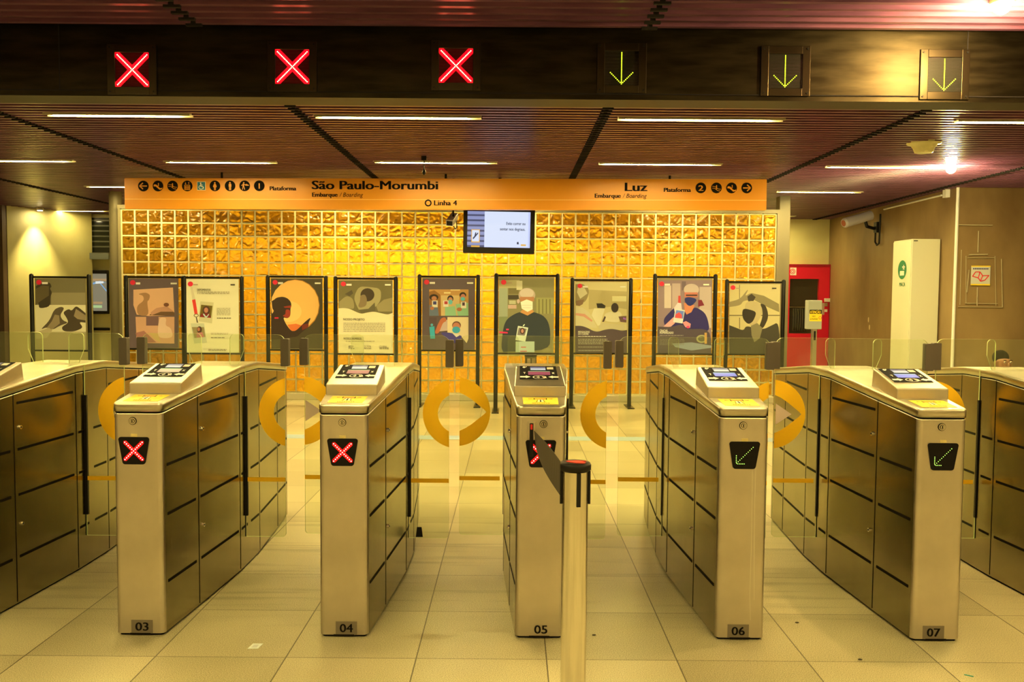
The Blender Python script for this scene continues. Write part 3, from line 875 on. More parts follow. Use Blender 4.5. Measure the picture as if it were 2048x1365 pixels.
# cream wall at far left, running away from the viewer
pL = UZ(13, 412, CEIL_Z); pM = UY(160, 500, 17.3)
m = MB(); m.prism([(pL[0], pL[1], 0), (pM[0], pM[1] + .5, 0), (pM[0] - .15, pM[1] + .62, 0), (pL[0] - .15, pL[1] + .1, 0)], (0, 0, CEIL_Z + .12), CREAM)
struct(m.build('wall_left'))
xd = UY(12, 500, 16.2)[0]
wall('wall_left_front', -12.45, pL[0] - .01, 16.2, 16.35, DWALL)
# joint line and black band on the wall beside the column
m = MB()
def pbox(mb, px0, px1, py0, py1, Y, d, mt):
    a, b_ = UY(px0, py1, Y), UY(px1, py0, Y)
    mb.box(a[0], b_[0], Y - d, Y, a[2], b_[2], mt)
# ------------------------------------------------------------ left recess: window with dark panes, advert panel
YB = BACKY - .02
m = MB(); pbox(m, 160, 222, 430, 508, YB, .06, mat('white_window_frame', A(190, 170, 100), .5)); w1 = m.build('window_1'); struct(w1)
m = MB(); pbox(m, 168, 220, 436, 505, YB - .062, .01, mat('dark_window_pane', (.02, .022, .015), .08)); 
for k in range(6): pbox(m, 168, 220, 440 + k * 10.5, 442.5 + k * 10.5, YB - .073, .006, mat('grey_blind_slat', (.10, .11, .08), .3))
m.build('pane', w1)
m = MB(); pbox(m, 162, 222, 507, 519, YB - .062, .12, mat('grey_sill', A(110, 105, 70), .5)); m.build('window_sill', w1)
t = thing('advert_display', 'black framed screen with colourful light streaks on the cream wall at left', 'screen', UY(190, 585, YB))
loc = t.location.copy()
def relbox(mb, px0, px1, py0, py1, Y, d, mt):
    a, b_ = UY(px0, py1, Y), UY(px1, py0, Y)
    mb.box(a[0] - loc[0], b_[0] - loc[0], Y - d - loc[1], Y - loc[1], a[2] - loc[2], b_[2] - loc[2], mt)
m = MB(); relbox(m, 162, 218, 541, 628, YB, .10, BLACK); m.build('casing', t, .01)
m = MB(); relbox(m, 166, 213, 548, 622, YB - .1, .005, mat('dark_picture', (.05, .05, .04), .15, emit=(.10, .09, .06), estr=.5))
PB = emi('picture_blue', (.25, .5, .8), .8); PO = emi('picture_orange', (.7, .45, .2), .6)
relbox(m, 168, 213, 558, 562, YB - .105, .003, PO); relbox(m, 172, 205, 604, 608, YB - .105, .003, PO); relbox(m, 172, 204, 611, 616, YB - .105, .003, emi('picture_lime', (.5, .7, .3), .8))
def rpoly(mb, pts, Y, mt): mb.poly([tuple(Vector(UY(a, b_, Y)) - loc) for a, b_ in pts], mt)
rpoly(m, [(182, 567), (200, 562), (212, 566), (200, 566), (182, 570)], YB - .109, PB); rpoly(m, [(201, 566), (213, 581), (213, 584), (200, 568)], YB - .109, PB)
rpoly(m, [(191, 563), (207, 563), (207, 567), (191, 568)], YB - .1095, emi('picture_white', (.8, .85, .8), .9))
m.build('picture', t)
m = MB(); pbox(m, 176, 220, 656, 661, YB, .02, BLACK); tag(m.build('wall_rail'), 'thin black rail on the cream wall below the advert screen at left', 'rail')

# ------------------------------------------------------------ poster stands
def pm(name, c): return mat(name, c, .45)
PC = {}
def pcol(c):
    if c not in PC: PC[c] = mat('print_%02x%02x%02x' % c, A(*c), .4)
    return PC[c]
def stand(label, lpx, rpx, top, post_rect, Y, crop, shapes, texts=(), lines=()):
    """lpx/rpx: outer post edges in px at poster height"""
    xa, xb = UY(lpx, 620, Y)[0], UY(rpx, 620, Y)[0]
    ztop = UY((lpx + rpx) / 2, top, Y)[2]
    loc = Vector(((xa + xb) / 2, Y, 0))
    t = thing('poster_stand', label, 'poster stand', loc, 'poster stands in front of the glass block wall')
    h = (xb - xa) / 2; pw_ = .030
    for sx in (-1, 1):
        m = MB(); m.lathe([(pw_, .012), (pw_, ztop - .01), (pw_ * .8, ztop + .005), (pw_ * .3, ztop + .014)], (sx * (h - pw_), 0, 0), FRAME, 16); m.build('post', t)
        m = MB(); m.box(sx * (h - pw_) - .05, sx * (h - pw_) + .05, -.24, .24, 0, .014, FRAME); m.build('foot', t)
    zt_ = UY(600, post_rect[1], Y)[2] if False else UY((lpx + rpx) / 2, post_rect[1], Y)[2]
    zb_ = UY((lpx + rpx) / 2, post_rect[3], Y)[2]
    for za_, zb2 in ((zt_ + .002, zt_ + .030), (zb_ - .025, zb_)):
        m = MB(); m.box(-h + 2 * pw_, h - 2 * pw_, -.012, .012, za_, zb2, FRAME); m.build('crossbar', t)
    m = MB()
    x0, x1 = UY(post_rect[0], 620, Y)[0] - loc.x, UY(post_rect[2], 620, Y)[0] - loc.x
    m.box(x0, x1, -.004, .012, zb_, zt_, pcol((150, 130, 70)))
    cx0, cy0, k = crop
    lay = [0]
    def q(p):
        a = UY(cx0 + p[0] / k, cy0 + p[1] / k, Y)
        return (min(x1, max(x0, a[0] - loc.x)), min(zt_, max(zb_, a[2])))
    for col, pts in shapes:
        lay[0] += 1
        if len(pts) == 3 and isinstance(pts[1], (int, float)):      # ellipse ((cx,cy), rx, ry)
            (ex, ey), rx, ry = pts
            pts = [(ex + rx * math.cos(2 * math.pi * a / 20), ey + ry * math.sin(2 * math.pi * a / 20)) for a in range(20)]
        elif len(pts) >= 7:
            R0 = shapes[0][1]
            ex0, ex1, ey0, ey1 = min(p[0] for p in R0) + 12, max(p[0] for p in R0) - 12, min(p[1] for p in R0) + 12, max(p[1] for p in R0) - 12
            for _ in range(2):
                nw = []
                for i_ in range(len(pts)):
                    p_, c_, n_ = pts[i_ - 1], pts[i_], pts[(i_ + 1) % len(pts)]
                    if ex0 < c_[0] < ex1 and ey0 < c_[1] < ey1:
                        nw += [(c_[0] * .78 + p_[0] * .22, c_[1] * .78 + p_[1] * .22), (c_[0] * .78 + n_[0] * .22, c_[1] * .78 + n_[1] * .22)]
                    else: nw.append(c_)
                pts = nw
        P = [q(p) for p in pts]
        area = sum(P[i][0] * P[(i + 1) % len(P)][1] - P[(i + 1) % len(P)][0] * P[i][1] for i in range(len(P)))
        if area < 0: P = P[::-1]
        m.poly([(a, -.0045 - .0005 * lay[0], b_) for a, b_ in P], pcol(col))
    yy = -.0045 - .0005 * (lay[0] + 1)
    for (s_, px, py, wd, col) in texts:
        a = q((px, py)); m.text(s_, a[0], yy, a[1], .045 if wd > 0 else .03, pcol(col), 'LEFT', bold=.0004, fit=abs(wd) / k * Y / FPX, depth=.0004)
    for (x_0, y_0, x_1, dy, n, col) in lines:        # blocks of small print
        for r in range(n):
            xx = x_0
            while xx < x_1 - 8:
                ln_ = random.uniform(14, 46); e = min(x_1, xx + ln_)
                a, b_ = q((xx, y_0 + r * dy)), q((e, y_0 + r * dy + dy * .42))
                m.poly([(a[0], yy, b_[1]), (b_[0], yy, b_[1]), (b_[0], yy, a[1]), (a[0], yy, a[1])], pcol(col))
                xx = e + 8
    m.build('poster', t)
    # clear protective sheet reflections come from the poster surface itself
    return t

def R4(x0, y0, x1, y1): return [(x0, y0), (x1, y0), (x1, y1), (x0, y1)]
LOGO = lambda x, y, tw=75, dark=False, x2=None: [((228, 35, 50), ((x, y), 36, 34))] + ([((235, 215, 160), R4(x + 42, y - 2, x + 42 + tw, y + 26))] if not dark else [((170, 140, 90), R4(x + 42, y + 4, x + 42 + tw, y + 16))]) + ([((240, 225, 170), R4(x2, y + 2, x2 + 85, y + 24))] if x2 and not dark else [((50, 42, 28), R4(x2, y + 2, x2 + 60, y + 20))] if x2 else [])
c1, c2, c3, c4, c5, c6 = (50, 530, 6.824), (240, 530, 6.823), (520, 540, 7.186), (825, 540, 6.827), (1130, 540, 7.586), (1295, 540, 7.314)

stand('poster stand at far left showing hands in grey and sepia', 60, 183, 550, (70.5, 557, 172, 700), 12.9, c1,
  [((120, 106, 58), R4(140, 190, 835, 1160)), ((150, 132, 76), R4(360, 380, 835, 550)), ((222, 202, 128), R4(140, 548, 835, 920)), ((170, 148, 84), R4(140, 915, 840, 1160)),
   ((60, 50, 28), [(150, 290), (250, 240), (340, 240), (370, 300), (340, 320), (375, 380), (350, 430), (350, 570), (195, 600), (190, 520), (150, 540)]),
   ((96, 80, 40), [(150, 330), (240, 280), (330, 290), (330, 420), (210, 500), (150, 550)]),
   ((92, 76, 44), [(210, 890), (340, 760), (400, 610), (490, 570), (545, 590), (480, 690), (520, 760), (600, 790), (480, 830), (380, 890), (300, 850)]),
   ((150, 126, 74), [(300, 860), (370, 770), (410, 680), (470, 690), (480, 800), (380, 880)]),
   ((74, 60, 34), [(520, 650), (600, 600), (640, 630), (700, 560), (760, 600), (830, 660), (830, 790), (740, 780), (800, 860), (680, 910), (530, 910), (500, 850), (600, 790), (570, 720)]),
   ((150, 126, 76), [(700, 600), (830, 690), (830, 760), (720, 740), (670, 700)]), ((186, 164, 96), [(210, 905), (330, 860), (380, 890), (300, 1000), (150, 1010), (150, 920)])] + LOGO(195, 238, 80)[:2], )
stand('poster stand with dark border and two pinkish hospital photos', 249, 371, 553, (257, 557, 357, 697), 13.2, c2,
  [((104, 82, 66), R4(120, 190, 795, 1135)), ((228, 170, 105), [(185, 340), (725, 310), (745, 690), (400, 700), (230, 680), (185, 550)]),
   ((170, 120, 66), [(240, 400), (350, 375), (415, 410), (400, 480), (370, 500), (400, 700), (240, 690), (230, 560), (330, 490), (320, 420)]),
   ((110, 76, 40), [(400, 690), (480, 620), (640, 600), (745, 650), (745, 695)]), ((200, 140, 90), [(420, 650), (500, 590), (640, 565), (740, 640), (560, 640), (430, 690)]),
   ((120, 70, 36), ((635, 545), 36, 26)), ((216, 158, 100), [(215, 710), (745, 710), (745, 1075), (400, 1070), (230, 1060)]), ((120, 84, 66), R4(360, 700, 530, 830)), ((236, 190, 130), [(540, 720), (640, 720), (620, 830), (700, 860), (730, 1000), (520, 1000), (520, 850)]),
   ((170, 110, 78), [(215, 930), (330, 900), (500, 1060), (260, 1065)]), ((210, 170, 90), [(400, 930), (520, 940), (560, 1060), (470, 1010)])] + LOGO(178, 242, 60, x2=695))
stand('poster stand with pale poster showing a red lanyard and two badges', 365, 488, 554, (372, 558, 478, 706), 12.95, c2,
  [((232, 214, 142), R4(908, 195, 1625, 1200)), ((215, 195, 130), [(960, 300), (990, 300), (1030, 470), (990, 480)]), ((226, 60, 40), [(985, 480), (1030, 470), (1062, 670), (1020, 676)]),
   ((110, 90, 50), ((1042, 692), 34, 24)), ((232, 214, 142), ((1042, 692), 24, 15)), ((90, 76, 46), [(1036, 712), (1050, 712), (1070, 790), (1050, 790)]),
   ((206, 190, 120), [(1098, 500), (1280, 515), (1258, 800), (1075, 770)]), ((110, 90, 20), [(1110, 545), (1265, 560), (1245, 725), (1088, 712)]), ((80, 50, 30), ((1180, 620), 52, 58)), ((190, 120, 80), ((1178, 620), 28, 36)), ((130, 30, 26), [(1090, 712), (1120, 665), (1220, 665), (1245, 725)]), ((190, 200, 180), [(1130, 670), (1150, 665), (1180, 710), (1210, 670), (1222, 675), (1190, 722), (1165, 720)]),
   ((200, 192, 130), [(970, 800), (1150, 800), (1190, 1060), (1015, 1075)]), ((150, 130, 70), [(985, 850), (1150, 850), (1170, 985), (1020, 1000)]), ((80, 50, 30), ((1088, 885), 34, 46)), ((180, 110, 70), ((1078, 880), 18, 26)), ((190, 110, 90), [(1050, 930), (1130, 920), (1150, 985), (1050, 995)])] + LOGO(965, 262, 60, True, 1512),
  [('DEPOIMENTOS', 1058, 355, 182, (60, 48, 30))], [(1058, 368, 1505, 20, 2, (150, 126, 84)), (1325, 590, 1510, 18, 6, (180, 160, 106)), (1328, 722, 1530, 22, 1, (80, 66, 42)), (1245, 930, 1480, 16, 2, (180, 160, 106)), (1245, 990, 1430, 20, 1, (80, 66, 42)), (1210, 1150, 1460, 16, 2, (120, 100, 66))])
stand('poster stand showing a silhouette of a masked person before a big orange sun', 532, 656, 553, (542, 556, 645, 699), 13.05, c3,
  [((72, 60, 30), R4(160, 130, 893, 1135)), ((196, 120, 30), ((510, 510), 348, 372)), ((248, 182, 78), ((502, 508), 346, 362)), ((250, 196, 92), ((420, 600), 180, 150)),
   ((72, 60, 30), R4(895, 130, 900, 1135)),
   ((225, 110, 40), [(395, 790), (520, 775), (600, 800), (540, 880), (450, 880)]),
   ((52, 34, 20), [(165, 650), (205, 590), (180, 560), (170, 450), (205, 430), (240, 400), (330, 385), (400, 410), (445, 460), (455, 520), (440, 545), (440, 660), (400, 700), (330, 680), (380, 790), (460, 890), (530, 870), (640, 755), (720, 690), (730, 700), (700, 760), (700, 820), (600, 900), (540, 960), (440, 970), (300, 1000), (165, 1000)]),
   ((150, 44, 24), [(340, 530), (450, 510), (445, 550), (360, 545)]), ((160, 50, 28), [(370, 570), (425, 570), (440, 620), (430, 670), (400, 698), (320, 660), (370, 640)]), ((214, 34, 52), R4(212, 682, 268, 702)), ((120, 36, 20), [(600, 790), (700, 770), (690, 830), (610, 870)])] + LOGO(220, 180, 72, x2=790))
stand('poster stand with a sepia photo over pale text headed NOSSO PROJETO', 667, 796, 555, (677, 560, 786, 707), 12.6, c3,
  [((226, 204, 130), R4(1128, 140, 1912, 1205)), ((110, 96, 48), [(1130, 150), (1905, 150), (1905, 620), (1840, 645), (1740, 625), (1640, 600), (1540, 615), (1460, 635), (1380, 605), (1290, 560), (1200, 548), (1130, 555)]),
   ((150, 132, 72), [(1140, 460), (1240, 370), (1340, 410), (1360, 560), (1300, 560), (1200, 545), (1140, 550)]), ((160, 142, 80), [(1345, 400), (1420, 240), (1560, 245), (1740, 270), (1740, 440), (1640, 560), (1440, 600), (1400, 540)]),
   ((60, 46, 26), ((1545, 360), 100, 95)), ((130, 106, 60), [(1440, 370), (1510, 350), (1540, 420), (1530, 520), (1440, 550), (1410, 520), (1440, 450)]), ((80, 70, 40), [(1220, 350), (1320, 290), (1340, 340), (1290, 380)]), ((146, 128, 70), [(1670, 520), (1780, 430), (1905, 400), (1905, 600), (1700, 600)]), ((96, 84, 46), [(1420, 575), (1560, 560), (1650, 470), (1660, 590), (1460, 620)])] + LOGO(1200, 203, 76, x2=1797),
  [('NOSSO PROJETO', 1200, 727, 305, (62, 50, 34)), ('NOSSOS NÚMEROS', 1205, 1003, 255, (80, 66, 46)), ('827', 1275, 1120, 70, (130, 112, 76)), ('2.779', 1500, 1120, 95, (130, 112, 76)), ('12.006', 1715, 1120, 110, (130, 112, 76))],
  [(1200, 762, 1800, 23, 6, (165, 145, 98)), (1235, 1022, 1650, 20, 1, (150, 130, 88)), (1275, 1128, 1360, 18, 1, (90, 76, 50)), (1500, 1128, 1600, 18, 1, (90, 76, 50)), (1718, 1118, 1850, 16, 2, (90, 76, 50))])
stand('poster stand with two colour photos of masked staff on a dark ground', 835, 960, 551, (844, 556, 950, 700), 13.1, c4,
  [((100, 80, 66), R4(135, 118, 855, 1090)), ((196, 140, 62), R4(228, 268, 765, 628)), ((150, 96, 36), [(228, 300), (300, 280), (380, 340), (390, 628), (228, 628)]), ((236, 206, 120), R4(430, 305, 520, 325)), ((236, 206, 120), R4(520, 270, 650, 282)), ((214, 176, 96), [(390, 350), (640, 350), (640, 628), (390, 628)]),
   ((104, 114, 110), [(230, 480), (345, 500), (360, 628), (230, 628)]), ((40, 26, 16), ((292, 375), 62, 42)), ((190, 120, 70), ((296, 390), 36, 30)), ((232, 214, 170), R4(268, 420, 345, 512)), ((60, 60, 100), R4(282, 430, 328, 475)), ((186, 112, 60), ((268, 525), 28, 24)),
   ((150, 190, 120), [(445, 510), (580, 495), (600, 628), (445, 628)]), ((50, 34, 24), ((518, 395), 42, 46)), ((196, 128, 80), ((518, 410), 30, 36)), ((110, 190, 180), ((518, 440), 30, 32)), ((234, 210, 160), R4(420, 420, 492, 505)), ((190, 60, 50), R4(436, 430, 480, 470)),
   ((150, 190, 120), [(590, 470), (760, 450), (765, 628), (620, 628)]), ((36, 24, 18), ((688, 345), 46, 40)), ((190, 116, 74), ((690, 370), 34, 40)), ((100, 184, 190), ((688, 398), 32, 26)), ((236, 214, 166), R4(662, 435, 735, 525)), ((80, 50, 60), R4(680, 445, 715, 490)), ((186, 110, 60), ((640, 540), 36, 26)),
   ((90, 70, 60), [(228, 650), (330, 650), (330, 900), (228, 900)]), ((230, 200, 130), [(478, 645), (765, 645), (765, 940), (740, 1000), (640, 880), (478, 870)]), ((200, 168, 130), [(380, 700), (478, 680), (478, 830), (370, 840)]),
   ((60, 170, 180), [(232, 780), (300, 770), (310, 940), (245, 940)]), ((90, 170, 190), ((265, 752), 18, 18)),
   ((190, 104, 58), [(300, 870), (340, 760), (390, 660), (450, 645), (468, 700), (420, 720), (390, 790), (360, 870)]), ((70, 60, 110), [(370, 850), (540, 860), (640, 900), (680, 900), (640, 1000), (540, 1000), (460, 930)]),
   ((110, 70, 44), ((602, 758), 60, 56)), ((196, 120, 74), ((600, 775), 52, 56)), ((60, 160, 190), ((598, 820), 54, 46)), ((230, 210, 190), [(540, 860), (660, 885), (600, 920)])] + LOGO(195, 168, 72, x2=745))
stand('poster stand with a portrait of a person in hair net, white mask and dark gown', 988, 1119, 549, (997, 554, 1108, 706), 12.5, c4,
  [((132, 120, 64), R4(1175, 120, 1935, 1130)), ((176, 160, 92), R4(1180, 140, 1460, 250)), ((110, 96, 46), R4(1310, 250, 1450, 330)), ((60, 52, 30), R4(1305, 345, 1450, 405)), ((150, 150, 100), R4(1180, 250, 1300, 640)), ((200, 184, 120), R4(1420, 150, 1500, 275)),
   ((150, 140, 70), R4(1690, 380, 1930, 600)), ((110, 100, 46), R4(1720, 400, 1735, 600)), ((110, 100, 46), R4(1770, 400, 1785, 600)), ((110, 100, 46), R4(1820, 400, 1835, 600)), ((110, 100, 46), R4(1870, 400, 1885, 600)), ((180, 170, 110), R4(1320, 420, 1410, 470)), ((190, 150, 110), R4(1305, 480, 1420, 530)),
   ((120, 124, 70), R4(1180, 640, 1300, 900)),
   ((42, 50, 44), [(1210, 1060), (1240, 780), (1290, 670), (1400, 600), (1470, 575), (1640, 570), (1780, 620), (1850, 700), (1885, 850), (1870, 1100), (1240, 1120)]),
   ((190, 130, 60), [(1470, 580), (1500, 545), (1640, 545), (1660, 575), (1570, 625)]), ((176, 150, 110), ((1562, 345), 115, 98)), ((196, 172, 128), ((1560, 320), 95, 66)), ((170, 110, 62), R4(1465, 370, 1660, 430)), ((196, 160, 120), ((1445, 430), 20, 30)),
   ((226, 214, 168), [(1475, 440), (1560, 405), (1640, 435), (1640, 540), (1570, 575), (1490, 530)]), ((200, 186, 140), R4(1490, 480, 1630, 487)), ((200, 186, 140), R4(1500, 515, 1620, 522)),
   ((204, 204, 150), [(1440, 765), (1580, 790), (1540, 980), (1405, 960)]), ((120, 110, 84), [(1450, 790), (1560, 805), (1530, 900), (1430, 890)]), ((70, 40, 30), ((1500, 835), 34, 44)), ((190, 130, 90), ((1500, 835), 18, 28)), ((224, 224, 180), [(1505, 760), (1530, 740), (1535, 748), (1515, 775)]),
   ((176, 184, 140), R4(1408, 978, 1665, 1125)), ((222, 40, 70), [(1180, 840), (1300, 850), (1300, 868), (1190, 865)]), ((222, 40, 70), R4(1280, 805, 1315, 825)), ((190, 80, 60), R4(1480, 1050, 1550, 1062)), ((190, 80, 60), R4(1470, 1105, 1560, 1117))] + LOGO(1245, 170, 70, True))
stand('poster stand headed MENSAGENS DO CUIDAR with a sepia bedside photo', 1140, 1265, 558, (1150, 563, 1255, 706), 13.1, c5,
  [((212, 190, 110), R4(158, 185, 940, 1265)), ((186, 164, 90), [(360, 300), (940, 330), (940, 600), (700, 560), (360, 600)]), ((224, 206, 126), R4(715, 400, 930, 480)),
   ((150, 128, 70), [(160, 220), (260, 210), (350, 270), (365, 340), (340, 430), (290, 500), (160, 510)]), ((206, 188, 120), [(200, 250), (300, 280), (340, 360), (230, 440), (180, 340)]), ((130, 96, 56), [(165, 470), (290, 450), (270, 520), (220, 550), (165, 540)]),
   ((214, 194, 122), [(158, 550), (260, 570), (360, 640), (430, 760), (490, 880), (158, 870)]), ((216, 150, 100), [(160, 655), (300, 670), (420, 770), (400, 790), (280, 710), (160, 690)]),
   ((44, 38, 26), [(475, 510), (560, 510), (615, 545), (605, 585), (490, 580)]), ((228, 210, 140), [(440, 585), (605, 585), (530, 840), (495, 850), (400, 690)]),
   ((52, 40, 30), ((755, 575), 56, 72)), ((226, 206, 136), [(610, 660), (700, 630), (750, 660), (820, 620), (870, 690), (820, 720), (830, 800), (620, 790), (590, 720)]), ((84, 62, 44), [(560, 790), (600, 700), (620, 720), (590, 790)]), ((110, 76, 60), [(810, 710), (930, 700), (930, 800), (840, 790)]), ((160, 90, 150), [(880, 720), (930, 740), (925, 760), (880, 750)]),
   ((206, 186, 116), [(510, 850), (560, 810), (900, 830), (900, 920), (510, 900)]),
   ((88, 70, 58), [(158, 850), (250, 850), (340, 880), (430, 930), (500, 940), (600, 910), (700, 895), (790, 910), (860, 930), (940, 915), (940, 1265), (158, 1265)])] + LOGO(225, 245, 80, x2=835),
  [('MENSAGENS', 198, 958, 175, (240, 226, 170)), ('DO CUIDAR', 198, 988, 158, (240, 226, 170))],
  [(198, 1006, 620, 24, 1, (220, 204, 150)), (198, 1048, 640, 23, 4, (180, 164, 120)), (198, 1168, 640, 20, 1, (180, 164, 120)), (200, 1220, 630, 20, 1, (190, 174, 130))])
stand('poster stand headed CRACHÁ HUMANIZADO showing a worker in navy holding a badge', 1305, 1434, 550, (1315, 557, 1424, 707), 12.6, c6,
  [((140, 112, 92), R4(150, 150, 945, 1240)), ((180, 152, 118), R4(360, 200, 480, 640)), ((200, 174, 130), R4(245, 230, 345, 560)), ((110, 88, 76), R4(500, 170, 560, 300)), ((184, 158, 120), R4(760, 250, 930, 620)), ((196, 60, 50), [(450, 380), (480, 380), (485, 480), (445, 500)]), ((120, 30, 40), [(740, 440), (790, 440), (830, 520), (740, 540)]), ((190, 166, 126), [(740, 560), (930, 600), (930, 850), (860, 850)]),
   ((40, 32, 74), [(230, 720), (350, 590), (400, 550), (520, 620), (640, 590), (700, 540), (830, 620), (880, 720), (910, 900), (700, 920), (350, 900), (250, 820)]),
   ((200, 120, 70), [(530, 480), (690, 520), (640, 620), (570, 655), (540, 600)]), ((190, 164, 126), ((640, 290), 112, 86)), ((196, 112, 74), R4(540, 330, 730, 400)), ((60, 40, 34), R4(560, 362, 725, 384)),
   ((30, 40, 84), [(540, 415), (600, 395), (700, 420), (720, 450), (640, 530), (590, 525), (545, 470)]),
   ((210, 150, 120), [(230, 830), (380, 690), (400, 780), (330, 840)]), ((226, 190, 160), [(385, 560), (440, 480), (490, 490), (500, 580), (400, 640)]), ((206, 200, 190), [(405, 565), (545, 590), (510, 785), (372, 765)]), ((100, 120, 170), [(418, 590), (530, 605), (515, 715), (395, 700)]), ((220, 70, 60), [(410, 650), (460, 620), (500, 660), (500, 712), (400, 702)]), ((210, 130, 110), [(510, 770), (560, 750), (630, 790), (620, 850), (550, 840)]), ((232, 50, 80), ((590, 838), 22, 18)),
   ((76, 62, 56), [(150, 830), (330, 840), (520, 790), (540, 870), (920, 860), (930, 1240), (150, 1240)]), ((150, 140, 80), ((790, 1010), 80, 60)), ((90, 84, 50), ((790, 1010), 55, 38)), ((190, 140, 60), R4(830, 920, 865, 1080)), ((130, 132, 116), [(360, 1080), (640, 1060), (980, 1110), (960, 1140), (640, 1180), (400, 1130)])] + LOGO(205, 205, 80, x2=812),
  [('CRACHÁ', 176, 905, 115, (236, 220, 160)), ('HUMANIZADO', 176, 935, 200, (236, 220, 160))], [(176, 955, 520, 22, 1, (160, 144, 104)), (176, 1010, 540, 20, 5, (120, 106, 78))])
stand('poster stand at right, before the grey column, showing raised arms in sepia', 1449, 1570, 561, (1458, 567, 1560, 708), 13.3, c6,
  [((210, 186, 104), R4(1195, 210, 1940, 1240)), ((120, 104, 56), R4(1340, 700, 1352, 860)), ((120, 104, 56), R4(1195, 660, 1940, 675)),
   ((120, 104, 56), R4(1340, 220, 1350, 420)), ((150, 130, 74), [(1195, 470), (1350, 430), (1460, 290), (1470, 300), (1420, 390), (1520, 330), (1640, 400), (1560, 440), (1400, 450), (1360, 520), (1195, 545)]),
   ((140, 122, 66), [(1520, 340), (1700, 380), (1920, 500), (1925, 620), (1700, 520), (1560, 440)]), ((60, 50, 30), [(1460, 390), (1520, 350), (1580, 400), (1540, 470), (1470, 460)]),
   ((190, 166, 96), [(1430, 480), (1520, 450), (1640, 480), (1690, 580), (1640, 720), (1560, 830), (1470, 800), (1420, 600)]), ((44, 36, 22), [(1400, 560), (1560, 600), (1590, 640), (1540, 760), (1470, 800), (1400, 730), (1380, 640)]), ((60, 50, 28), [(1640, 490), (1720, 510), (1760, 620), (1760, 720), (1690, 860), (1620, 860), (1680, 700), (1680, 580)]),
   ((66, 58, 34), [(1195, 810), (1300, 850), (1400, 890), (1440, 820), (1560, 850), (1700, 870), (1800, 820), (1920, 760), (1935, 1240), (1195, 1240)]), ((130, 116, 66), [(1510, 820), (1600, 780), (1680, 850), (1640, 1000), (1560, 1060), (1520, 960)])] + LOGO(1248, 260, 60, True, 1822))

# ------------------------------------------------------------ overhead orange sign
SY = 11.55
s0, s1 = UY(249, 362, SY), UY(1534, 362, SY)
sz0 = UY(890, 419.5, SY)[2]; sz1 = UY(890, 357.5, SY)[2]
slope = (UY(1534, 363, SY)[2] - UY(249, 360.5, SY)[2])
loc = Vector(((s0[0] + s1[0]) / 2, SY, sz0))
sg = thing('direction_sign', 'long orange overhead sign reading São Paulo-Morumbi and Luz', 'sign', loc)
sg.rotation_euler = (0, math.atan2(-(sz1 - sz1 + UY(1534, 363, SY)[2] - UY(249, 360.5, SY)[2]), s1[0] - s0[0]), 0)
ORANGE = mat('orange_sign_face', A(212, 128, 20), .35)
hw_ = (s1[0] - s0[0]) / 2; hh = sz1 - sz0
m = MB(); m.prism([(a, 0, c) for a, c in rrect(-hw_, hw_, 0, hh, .015)], (0, .08, 0), ORANGE); m.build('panel', sg)
m = MB(); m.box(-hw_, hw_, -.002, 0, hh * .315, hh * .325, mat('pale_line', A(250, 200, 90), .4)); m.build('ruled_line', sg)
for sx in (-.7, 0, .7):
    m = MB(); m.cyl((sx * hw_, .05, hh - .01), (sx * hw_, .05, CEIL_Z + .06 - sz0), .015, FRAME); m.build('hanger', sg)
sk = SY / FPX
def SX(px): return (px - (249 + 1534) / 2) * sk
def SZ(py): return (420 - py) * sk * .995
m = MB(); ym = -.002
def txt(s_, px0, px1, py, size_px, bold=.0, shear=0, mb=None):
    (mb or m).text(s_, SX(px0), ym, SZ(py), size_px * sk, INK, 'LEFT', bold=bold, shear=shear, fit=(px1 - px0) * sk)
txt('São Paulo-Morumbi', 627, 876, 380, 24, .007)
txt('Embarque', 627, 677, 395, 12, .0030); txt('/ Boarding', 681, 728, 395, 12, .0, .25)
txt('Plataforma', 543, 595, 382.5, 11.5, .0032)
txt('Linha 4', 869, 914, 411.5, 14, .0035)
txt('Luz', 1248, 1291, 382.5, 24, .007)
txt('Embarque', 1188, 1239, 396, 12, .0030); txt('/ Boarding', 1243, 1291, 396, 12, .0, .25)
txt('Plataforma', 1325, 1378, 384, 11.5, .0032)
m.build('lettering', sg)
def ringpoly(mb, cx_, cz_, ro, ri, mt, y=-.003):
    n = 28
    for k in range(n):
        a0, a1 = 2 * math.pi * k / n, 2 * math.pi * (k + 1) / n
        mb.poly([(cx_ + ro * math.cos(a0), y, cz_ + ro * math.sin(a0)), (cx_ + ri * math.cos(a0), y, cz_ + ri * math.sin(a0)), (cx_ + ri * math.cos(a1), y, cz_ + ri * math.sin(a1)), (cx_ + ro * math.cos(a1), y, cz_ + ro * math.sin(a1))][::-1], mt)
m = MB(); ringpoly(m, SX(857), SZ(407), 7 * sk, 4.2 * sk, INK); m.build('line_symbol', sg)
TEAL = mat('teal_icon', A(20, 90, 85), .5)
